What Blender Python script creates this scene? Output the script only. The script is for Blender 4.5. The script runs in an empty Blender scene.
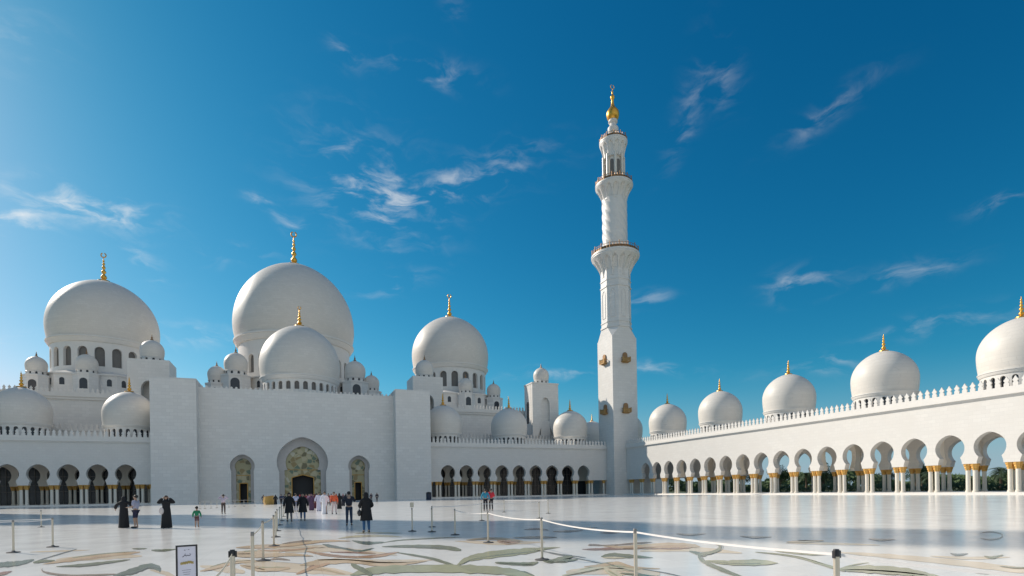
import bpy, bmesh, math, random
from math import sin, cos, pi, radians, sqrt, atan2
from mathutils import Vector, Matrix
random.seed(7)
SC = bpy.context.scene
COL = SC.collection
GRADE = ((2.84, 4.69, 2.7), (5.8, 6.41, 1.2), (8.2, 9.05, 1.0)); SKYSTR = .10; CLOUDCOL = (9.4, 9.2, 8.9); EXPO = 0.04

# ------------------------------------------------------------------ camera constants
F, YAW, ROLL, Y0, CX, H = 552.35, 21.6234, .0167, 491.45, -2.3257, 1.5713
_a = radians(YAW)
def ray(x, y):
    dx, dy = x-512, Y0-y
    c, s = cos(ROLL), sin(ROLL)
    u, v = dx*c+dy*s, -dx*s+dy*c
    return (sin(_a)+cos(_a)*u/F, cos(_a)-sin(_a)*u/F, v/F)
def gnd(x, y, z=0.0):
    d = ray(x, y); t = (z-H)/d[2]
    return Vector((CX+t*d[0], t*d[1], z))
def top(x, y, z):            # ground point under something whose top (height z) is seen at x, y
    p = gnd(x, y, z); return Vector((p.x, p.y, 0))

# ------------------------------------------------------------------ materials
def newmat(name):
    m = bpy.data.materials.new(name); m.use_nodes = True
    nt = m.node_tree; b = nt.nodes['Principled BSDF']
    return m, nt, b
def N(nt, t, **k):
    n = nt.nodes.new(t)
    for a, v in k.items(): setattr(n, a, v)
    return n
def mix(nt, fac, a, b, mode='MIX'):
    n = N(nt, 'ShaderNodeMix', data_type='RGBA', blend_type=mode)
    for sock, v in ((n.inputs[0], fac), (n.inputs[6], a), (n.inputs[7], b)):
        if hasattr(v, 'is_linked'): nt.links.new(v, sock)
        elif isinstance(v, (tuple, list)): sock.default_value = (*v, 1) if len(v) == 3 else v
        else: sock.default_value = v
    return n.outputs[2]
def noise(nt, vec, scale, detail=4, rough=.55, dist=0):
    n = N(nt, 'ShaderNodeTexNoise'); n.inputs['Scale'].default_value = scale
    n.inputs['Detail'].default_value = detail; n.inputs['Roughness'].default_value = rough
    n.inputs['Distortion'].default_value = dist
    if vec is not None: nt.links.new(vec, n.inputs['Vector'])
    return n.outputs['Fac']
def ramp(nt, fac, p0, p1, c0=(0,0,0), c1=(1,1,1)):
    r = N(nt, 'ShaderNodeValToRGB'); nt.links.new(fac, r.inputs[0])
    r.color_ramp.elements[0].position = p0; r.color_ramp.elements[1].position = p1
    r.color_ramp.elements[0].color = (*c0, 1); r.color_ramp.elements[1].color = (*c1, 1)
    return r.outputs[0]
def pos(nt): return N(nt, 'ShaderNodeNewGeometry').outputs['Position']
def simple(name, col, rough=.6, metal=0, spec=.5, var=0, vscale=3):
    m, nt, b = newmat(name)
    b.inputs['Base Color'].default_value = (*col, 1)
    b.inputs['Roughness'].default_value = rough; b.inputs['Metallic'].default_value = metal
    b.inputs['Specular IOR Level'].default_value = spec
    if var:
        o = N(nt, 'ShaderNodeTexCoord').outputs['Object']
        f = noise(nt, o, vscale)
        c = mix(nt, f, tuple(max(0, v*(1-var)) for v in col), tuple(min(1, v*(1+var)) for v in col))
        nt.links.new(c, b.inputs['Base Color'])
    return m

def panel_marble(name, col, bw, bh, joint=.80, tint=.06, rough=.42):
    """marble facing in courses; joints and slab-to-slab tone follow the wall"""
    m, nt, b = newmat(name)
    p = pos(nt)
    sp = N(nt, 'ShaderNodeSeparateXYZ'); nt.links.new(p, sp.inputs[0])
    ad = N(nt, 'ShaderNodeMath', operation='ADD'); nt.links.new(sp.outputs[0], ad.inputs[0]); nt.links.new(sp.outputs[1], ad.inputs[1])
    cb = N(nt, 'ShaderNodeCombineXYZ'); nt.links.new(ad.outputs[0], cb.inputs[0]); nt.links.new(sp.outputs[2], cb.inputs[1])
    br = N(nt, 'ShaderNodeTexBrick'); nt.links.new(cb.outputs[0], br.inputs['Vector'])
    br.inputs['Scale'].default_value = 1; br.inputs['Brick Width'].default_value = bw
    br.inputs['Row Height'].default_value = bh; br.inputs['Mortar Size'].default_value = .03
    br.inputs['Mortar Smooth'].default_value = .3; br.inputs['Bias'].default_value = 0
    br.inputs['Color1'].default_value = (*[v*(1+tint) for v in col], 1)
    br.inputs['Color2'].default_value = (*[v*(1-tint) for v in col], 1)
    br.inputs['Mortar'].default_value = (*[v*joint for v in col], 1)
    f = noise(nt, p, .35, 6, .6)
    c = mix(nt, ramp(nt, f, .3, .75), br.outputs['Color'], tuple(v*q for v, q in zip(col, (.95, .94, .93))))
    f2 = noise(nt, p, 2.2, 5, .65, .6)
    c = mix(nt, ramp(nt, f2, .52, .8, (0,0,0), (.35,.35,.35)), c, tuple(v*.92 for v in col))
    nt.links.new(c, b.inputs['Base Color'])
    b.inputs['Roughness'].default_value = rough; b.inputs['Specular IOR Level'].default_value = .35
    bp = N(nt, 'ShaderNodeBump'); bp.inputs['Strength'].default_value = .25; bp.inputs['Distance'].default_value = .02
    nt.links.new(br.outputs['Fac'], bp.inputs['Height']); bp.invert = True
    nt.links.new(bp.outputs[0], b.inputs['Normal'])
    return m
W = (.745, .72, .68)
M = {}
M['wall'] = panel_marble('facade_marble', W, 1.5, .75)
M['wall_fine'] = panel_marble('arcade_marble', (.70, .675, .635), 1.1, .55, .9, .035)
M['dome'] = panel_marble('dome_marble', (.705, .665, .605), 1.3, .6, .87, .05, .5)
M['trim'] = simple('trim_marble', (.72, .69, .645), .45, var=.06, vscale=1.2)
M['soffit'] = simple('soffit_marble', (.77, .70, .60), .55, var=.05, vscale=.7)
M['surround'] = simple('portal_mosaic', (.50, .47, .45), .45, var=.12, vscale=2)
M['roof'] = simple('roof_screed', (.72, .70, .66), .8, var=.08, vscale=.5)
M['gold'] = simple('gold_leaf', (.80, .43, .07), .36, .75, var=.15, vscale=1.5)
M['balc'] = simple('gilt_brown_balcony', (.42, .25, .09), .5, .4, var=.2, vscale=4)
M['cap'] = simple('gilded_capital', (.62, .36, .10), .45, .45, var=.25, vscale=6)
M['bronze'] = simple('bronze_rail', (.30, .17, .08), .45, .5, var=.2, vscale=4)
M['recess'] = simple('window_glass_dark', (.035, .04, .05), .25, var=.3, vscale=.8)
M['reveal'] = simple('window_screen', (.16, .15, .14), .6, var=.2, vscale=1)
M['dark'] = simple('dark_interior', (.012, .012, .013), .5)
M['steel'] = simple('brushed_steel', (.60, .53, .42), .38, .55, var=.1, vscale=8)
M['black'] = simple('black_plastic', (.02, .02, .022), .45)
M['belt'] = simple('white_belt', (.78, .74, .70), .7)
M['beltgold'] = simple('cream_belt', (.70, .62, .48), .7)
M['base_metal'] = simple('stanchion_base', (.13, .125, .12), .85, 0, .1)
M['headsteel'] = simple('worn_steel_head', (.30,.27,.24), .4, .6)
M['rope'] = simple('pale_steel', (.75, .72, .66), .4, .5)

def column_mat():
    m, nt, b = newmat('inlaid_column_marble')
    o = N(nt, 'ShaderNodeTexCoord').outputs['Object']
    v = N(nt, 'ShaderNodeTexVoronoi'); v.inputs['Scale'].default_value = 3.2; nt.links.new(o, v.inputs['Vector'])
    f = ramp(nt, v.outputs['Distance'], .05, .16, (1,1,1), (0,0,0))
    c = mix(nt, f, (.72,.67,.585), (.45,.34,.25))
    nt.links.new(c, b.inputs['Base Color']); b.inputs['Roughness'].default_value = .3
    return m
M['column'] = column_mat()

def floral_glass():
    m, nt, b = newmat('floral_glass')
    p = pos(nt)
    nz = N(nt, 'ShaderNodeTexNoise'); nz.inputs['Scale'].default_value = .8; nt.links.new(p, nz.inputs['Vector'])
    wv = mix(nt, .35, p, nz.outputs['Color'], 'ADD')
    v = N(nt, 'ShaderNodeTexVoronoi'); v.inputs['Scale'].default_value = .95; nt.links.new(wv, v.inputs['Vector'])
    v2 = N(nt, 'ShaderNodeTexVoronoi', feature='DISTANCE_TO_EDGE'); v2.inputs['Scale'].default_value = .95; nt.links.new(wv, v2.inputs['Vector'])
    sp = N(nt, 'ShaderNodeSeparateColor'); nt.links.new(v.outputs['Color'], sp.inputs[0])
    r = N(nt, 'ShaderNodeValToRGB'); nt.links.new(sp.outputs[0], r.inputs[0])
    r.color_ramp.interpolation = 'CONSTANT'
    cols = ((0,(.30,.22,.09)),(.25,(.42,.38,.22)),(.45,(.16,.14,.07)),(.6,(.50,.44,.28)),(.75,(.13,.19,.13)),(.86,(.55,.52,.40)))
    r.color_ramp.elements[0].color = (*cols[0][1],1); r.color_ramp.elements[1].position = .25; r.color_ramp.elements[1].color = (*cols[1][1],1)
    cols = [(q_, tuple(min(.8, v_*.95) for v_ in c_)) for q_, c_ in cols]
    r.color_ramp.elements[0].color = (*cols[0][1],1); r.color_ramp.elements[1].color = (*cols[1][1],1)
    for q, c in cols[2:]:
        e = r.color_ramp.elements.new(q); e.color = (*c,1)
    f = ramp(nt, v2.outputs['Distance'], .03, .09, (1,1,1), (0,0,0))
    c = mix(nt, f, r.outputs[0], (.40,.35,.20))
    nt.links.new(c, b.inputs['Base Color']); b.inputs['Roughness'].default_value = .3
    return m
M['floral'] = floral_glass()

def floor_mat(name, col, var=.05, inlay=False):
    m, nt, b = newmat(name)
    p = pos(nt)
    br = N(nt, 'ShaderNodeTexBrick'); nt.links.new(p, br.inputs['Vector'])
    br.offset = 0
    br.inputs['Scale'].default_value = 1; br.inputs['Brick Width'].default_value = .9
    br.inputs['Row Height'].default_value = .9; br.inputs['Mortar Size'].default_value = .006
    br.inputs['Mortar Smooth'].default_value = .2
    br.inputs['Color1'].default_value = (*[v*(1+var) for v in col], 1)
    br.inputs['Color2'].default_value = (*[v*(1-var) for v in col], 1)
    br.inputs['Mortar'].default_value = (*[v*.8 for v in col], 1)
    f = noise(nt, p, .18, 6, .6)
    c = mix(nt, ramp(nt, f, .3, .72, (0,0,0), (.6,.6,.6)), br.outputs['Color'], tuple(v*.86 for v in col))
    f2 = noise(nt, p, 1.8, 7, .7, 1.5)
    c = mix(nt, ramp(nt, f2, .55, .75, (0,0,0), (.45,.45,.45)), c, tuple(v*.78 for v in col))
    nt.links.new(c, b.inputs['Base Color'])
    rr = noise(nt, p, .7, 4, .6)
    mr = N(nt, 'ShaderNodeMapRange'); nt.links.new(rr, mr.inputs[0]); mr.inputs[3].default_value = .10; mr.inputs[4].default_value = .24
    nt.links.new(mr.outputs[0], b.inputs['Roughness'])
    b.inputs['Specular IOR Level'].default_value = .5
    n2 = noise(nt, p, 1.1, 2, .5)
    bp = N(nt, 'ShaderNodeBump'); bp.inputs['Strength'].default_value = .12; bp.inputs['Distance'].default_value = .02
    nt.links.new(n2, bp.inputs['Height']); nt.links.new(bp.outputs[0], b.inputs['Normal'])
    return m
M['floor'] = floor_mat('courtyard_marble', (.90, .875, .825), .03)
for nm, c in (('peach',(.82,.66,.47)),('olive',(.23,.235,.13)),('olivelight',(.40,.39,.22)),('green',(.19,.22,.17)),('tan',(.70,.50,.30)),('orange',(.60,.36,.20)),
              ('yellow',(.70,.61,.41)),('brown',(.36,.26,.19)),('purple',(.12,.11,.13)),('slate',(.20,.21,.20)),('rust',(.42,.20,.13))):
    M['in_'+nm] = floor_mat('inlay_'+nm, c, .14)

# ------------------------------------------------------------------ mesh helpers
def obj(name, bm, mat, parent=None, smooth=False, autosm=None):
    me = bpy.data.meshes.new(name)
    bmesh.ops.recalc_face_normals(bm, faces=bm.faces[:])
    bm.to_mesh(me); bm.free()
    for m in (mat if isinstance(mat, (list, tuple)) else [mat]): me.materials.append(m)
    if smooth:
        for p in me.polygons: p.use_smooth = True
        if autosm: me.set_sharp_from_angle(angle=radians(autosm))
    o = bpy.data.objects.new(name, me); COL.objects.link(o)
    if parent is not None: o.parent = parent
    return o
def thing(name, label, cat, loc=(0,0,0), rz=0, group=None):
    o = bpy.data.objects.new(name, None); COL.objects.link(o)
    o.location = loc; o.rotation_euler = (0,0,rz); o['label'] = label; o['category'] = cat
    o.empty_display_size = .3
    if group: o['group'] = group
    return o
def tag(o, label, cat, group=None):
    o['label'] = label; o['category'] = cat
    if group: o['group'] = group
    return o
def struct(name, bm, mat, **k):
    o = obj(name, bm, mat, **k); o['kind'] = 'structure'; return o
def box(bm, x0, x1, y0, y1, z0, z1, mi=0):
    v = [bm.verts.new((x, y, z)) for z in (z0, z1) for y in (y0, y1) for x in (x0, x1)]
    for f in ((0,1,3,2),(4,6,7,5),(0,4,5,1),(2,3,7,6),(0,2,6,4),(1,5,7,3)):
        bm.faces.new([v[i] for i in f]).material_index = mi
def prism(bm, pts, fn, d0, d1, mi=0):
    """closed 2D outline pts (s,z) -> solid between depths d0, d1; fn(s,d,z)->xyz"""
    a = [bm.verts.new(fn(s, d0, z)) for s, z in pts]
    b = [bm.verts.new(fn(s, d1, z)) for s, z in pts]
    f1 = bm.faces.new(a); f2 = bm.faces.new(b[::-1]); f1.material_index = f2.material_index = mi
    n = len(pts)
    for i in range(n):
        j = (i+1) % n
        bm.faces.new((a[i], b[i], b[j], a[j])).material_index = mi
def lathe(bm, prof, cx=0, cy=0, seg=48, flute=None, mi=0, a0=0):
    rings = []
    for k, (r, z) in enumerate(prof):
        if r < 1e-4: rings.append([bm.verts.new((cx, cy, z))]); continue
        ring = []
        for i in range(seg):
            a = a0+2*pi*i/seg; rr = r*(flute(a, z) if flute else 1)
            ring.append(bm.verts.new((cx+rr*cos(a), cy+rr*sin(a), z)))
        rings.append(ring)
    for p, q in zip(rings, rings[1:]):
        for i in range(seg):
            j = (i+1) % seg
            if len(p) == 1 and len(q) == 1: continue
            if len(p) == 1: f = (p[0], q[j], q[i])
            elif len(q) == 1: f = (p[i], p[j], q[0])
            else: f = (p[i], p[j], q[j], q[i])
            bm.faces.new(f).material_index = mi
    for ring, rev in ((rings[0], 1), (rings[-1], 0)):
        if len(ring) > 2: bm.faces.new(ring[::-1] if rev else ring).material_index = mi
def tube(bm, p, q, r, seg=8, r2=None, mi=0):
    p, q = Vector(p), Vector(q); d = (q-p).normalized(); r2 = r if r2 is None else r2
    u = d.orthogonal().normalized(); w = d.cross(u)
    A = [bm.verts.new(p+r*(cos(2*pi*i/seg)*u+sin(2*pi*i/seg)*w)) for i in range(seg)]
    B = [bm.verts.new(q+r2*(cos(2*pi*i/seg)*u+sin(2*pi*i/seg)*w)) for i in range(seg)]
    for i in range(seg):
        j = (i+1) % seg; bm.faces.new((A[i], A[j], B[j], B[i])).material_index = mi
    bm.faces.new(A[::-1]).material_index = mi; bm.faces.new(B).material_index = mi
def ball(bm, c, r, sx=1, sy=1, sz=1, u=16, v=10, rot=None, mi=0):
    m = Matrix.Translation(c)
    if rot is not None: m = m @ rot
    m = m @ Matrix.Diagonal((sx*r, sy*r, sz*r, 1))
    g = bmesh.ops.create_uvsphere(bm, u_segments=u, v_segments=v, radius=1, matrix=m)
    for vv in g['verts']:
        for f in vv.link_faces: f.material_index = mi
def NB(): return bmesh.new()

FRONT = lambda s, d, z: (s, d, z)          # wall running along X
SIDE = lambda s, d, z: (d, s, z)           # wall running along Y

def arch(c, R, zc, apex, neck, zleg, wleg, zbot, n=11):
    """keyhole opening, from its left foot over the top to its right foot"""
    th0 = -math.acos(min(1, neck/R))
    right = [(wleg, zbot), (wleg, zleg)]
    if wleg > neck and R < 2.1: right = [(wleg, zbot), (wleg, zbot+.25), (wleg-.06, zbot+.5), (neck+.03, zc+R*sin(th0)-.08)]
    for i in range(n+1):
        th = th0+(pi/2-th0)*i/n
        if th < 0: right.append((R*cos(th), zc+R*sin(th)))
        else:
            s_ = sin(th)
            right.append((R*cos(th)*(1-.07*s_**3), zc+(apex-zc)*(s_*.93+.07*(1-cos(th))**1.4)))
    right[-1] = (0, apex)
    left = [(-x, z) for x, z in right]
    pts = left + right[::-1][1:]
    return [(c+x, z) for x, z in pts]
def wall_with_arches(bm, fn, s0, s1, z0, z1, arches, d0, d1):
    pts = [(s0, z0)]
    for a in arches: pts += a
    pts += [(s1, z0), (s1, z1), (s0, z1)]
    prism(bm, pts, fn, d0, d1)
def merlons(bm, fn, s0, s1, z, d0, d1, pitch=1.03, h=1.2, w=.31):
    n = max(1, int(round((s1-s0)/pitch))); pitch = (s1-s0)/n
    for i in range(n):
        c = s0+(i+.5)*pitch
        pts = [(-.9*w,0),(-.9*w,.3*h),(-.5*w,.4*h),(-w,.6*h),(-.45*w,.78*h),(0,h),(.45*w,.78*h),(w,.6*h),(.5*w,.4*h),(.9*w,.3*h),(.9*w,0)]
        prism(bm, [(c+x, z+q) for x, q in pts], fn, d0, d1)
def finial(parent, cx, cy, z, h, r, ring=True):
    bm = NB()
    prof = [(r*2.0, z-.12*r), (r*1.9, z+.25*r), (r*.9, z+.5*r)]
    zz = z+.5*r; k = 5; rr = r; rem = h*.72
    tot = sum(.82**i for i in range(k))
    for i in range(k):
        hh = rem*.82**i/tot
        prof += [(rr*.45, zz+.08*hh), (rr*.95, zz+.38*hh), (rr*.9, zz+.6*hh), (rr*.4, zz+.95*hh)]
        zz += hh; rr *= .78
    prof += [(rr*.3, z+h*.86), (0, z+h*.88)]
    lathe(bm, prof, cx, cy, 16)
    if ring:
        R, t = h*.075, h*.02
        vs = []
        for i in range(18):
            a = radians(-60)+radians(300)*i/17 + pi/2+radians(30)
            a = pi/2 + radians(22) + radians(316)*i/17
            vs.append((cx+R*cos(a), cy, z+h*.93+R*sin(a)))
        for p, q in zip(vs, vs[1:]): tube(bm, p, q, t, 6)
    return obj('finial', bm, M['gold'], parent, True, 50)
def dome_profile(R, zl, zw, za, foot=.955, n=26):
    """ledge at zl, widest (R) at zw, apex za"""
    p = []
    for i in range(8):
        t = i/8; p.append((R*(foot+(1-foot)*sin(t*pi/2)), zl+(zw-zl)*t))
    for i in range(n+1):
        t = i/n*pi/2
        s = sin(t); p.append((R*cos(t)*(1-.02*s**4), zw+(za-zw)*(s*.955+.045*(1-cos(t))**2)))
    p[-1] = (0, za); return p
def drum_ring(bm, cx, cy, R, depth, z0, z1, n, ww, sill, spring, phase=0, k=8):
    """ring wall of piers and round-headed openings"""
    def P(s, d, z):
        a = s/R+phase; return bm.verts.new((cx+(R-d)*sin(a), cy-(R-d)*cos(a), z))
    bay = 2*pi*R/n
    for i in range(n):
        c = (i+.5)*bay
        xs = [-bay/2, -bay/4-ww/4, -ww/2]
        tops = [None, None, None]
        arc = [(-ww/2*cos(pi*j/k), spring+ww/2*sin(pi*j/k)) for j in range(k+1)]
        def quad(sa, sb, za0, zb0, za1, zb1, d):
            v = [P(c+sa, d, za0), P(c+sb, d, zb0), P(c+sb, d, zb1), P(c+sa, d, za1)]
            bm.faces.new(v)
        for d in (0, depth):
            quad(-bay/2, -ww/2, z0, z0, z1, z1, d); quad(ww/2, bay/2, z0, z0, z1, z1, d)
            if sill > z0: quad(-ww/2, ww/2, z0, z0, sill, sill, d)
            for (xa, za), (xb, zb) in zip(arc, arc[1:]): quad(xa, xb, za, zb, z1, z1, d)
        def reveal(sa, za, sb, zb):
            bm.faces.new([P(c+sa, 0, za), P(c+sb, 0, zb), P(c+sb, depth, zb), P(c+sa, depth, za)])
        reveal(-ww/2, sill, -ww/2, spring); reveal(ww/2, sill, ww/2, spring); reveal(-ww/2, sill, ww/2, sill)
        for (xa, za), (xb, zb) in zip(arc, arc[1:]): reveal(xa, za, xb, zb)
def niche_panel(bm, fn, c, w, z0, zs, d0, d1):
    """flat arched panel (window glass)"""
    pts = [(c-w/2, z0)] + [(c-w/2*cos(pi*j/8), zs+w/2*sin(pi*j/8)) for j in range(9)] + [(c+w/2, z0)]
    prism(bm, pts, fn, d0, d1)
def arch_hole(c, w, zs, zbot, apex=None):
    return [(c-w/2, zbot)] + [(c-w/2*cos(pi*j/10), zs+(w/2 if apex is None else apex-zs)*sin(pi*j/10)) for j in range(11)] + [(c+w/2, zbot)]

def build_dome(parent, cx, cy, R, zl, zw, za, drum_r, z0, nwin, ww, sill, spring, fin_h, fin_r, seg=96, ring=True, label=None, depth=.5, phase=0.0):
    """dome part with drum, window glass and finial as its sub-parts"""
    bm = NB()
    pr = dome_profile(R, zl, zw, za)
    lathe(bm, pr, cx, cy, seg)
    d = obj('dome', bm, M['dome'], parent, True, 40)
    if label: d['label'] = label
    bm = NB()
    drum_ring(bm, cx, cy, drum_r, depth, z0, zl-.045*R, nwin, ww, sill, spring, phase)
    o = obj('drum', bm, M['trim'], d)
    bm = NB()
    lathe(bm, [(drum_r+.02*R, zl-.10*R), (R*.965, zl-.055*R), (R*.975, zl-.02*R), (R*.99, zl-.015*R), (R*.99, zl+.012*R), (R*.955, zl+.016*R)], cx, cy, seg)
    lathe(bm, [(drum_r+.015*R, z0), (drum_r+.015*R, z0+.03*R), (drum_r, z0+.034*R)], cx, cy, seg)
    obj('cornice_band', bm, M['trim'], d, True, 30)
    bm = NB(); lathe(bm, [(drum_r-depth-.05, z0), (drum_r-depth-.05, zl-.05*R)], cx, cy, 48)
    obj('window_glass', bm, M['reveal'] if R > 8 else M['recess'], d, True, 30)
    finial(d, cx, cy, za-.03*fin_r, fin_h, fin_r, ring)
    return d
def build_domelet(parent, cx, cy, R, z0, zl, gold=False):
    """little dome on a low ring of round openings"""
    bm = NB()
    lathe(bm, dome_profile(R, zl, zl+R*.72, zl+R*1.75, .9, 16) , cx, cy, 32)
    d = obj('domelet', bm, M['dome'], parent, True, 40)
    bm = NB(); drum_ring(bm, cx, cy, R*.92, .2, z0, zl, 10, R*.22, z0+(zl-z0)*.25, z0+(zl-z0)*.62, 0, 6)
    lathe(bm, [(R*.93, zl-.05*R), (R*.99, zl), (R*.93, zl+.05*R)], cx, cy, 32)
    obj('drum', bm, M['trim'], d)
    bm = NB(); lathe(bm, [(R*.92-.22, z0), (R*.92-.22, zl)], cx, cy, 20)
    obj('window_glass', bm, M['recess'], d)
    bm = NB(); za = zl+R*1.75
    lathe(bm, [(R*.14, za-.06*R), (R*.15, za+.05*R), (R*.05, za+.12*R), (R*.10, za+.22*R), (R*.04, za+.32*R), (R*.03, za+.45*R), (0, za+.6*R)], cx, cy, 10)
    obj('finial', bm, M['gold'] if gold else M['bronze'], d, True)
    return d

# ------------------------------------------------------------------ ground
bm = NB()
v = [bm.verts.new(q) for q in ((-1500,-600,-.15),(1500,-600,-.15),(1500,2500,-.15),(-1500,2500,-.15))]; bm.faces.new(v)
gm = simple('dry_lawn', (.10,.12,.05), .9, var=.4, vscale=.05)
struct('ground', bm, gm)
bm = NB(); box(bm, -110, 110, -70, 215, -.14, 0)
struct('courtyard_floor', bm, M['floor'])

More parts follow.
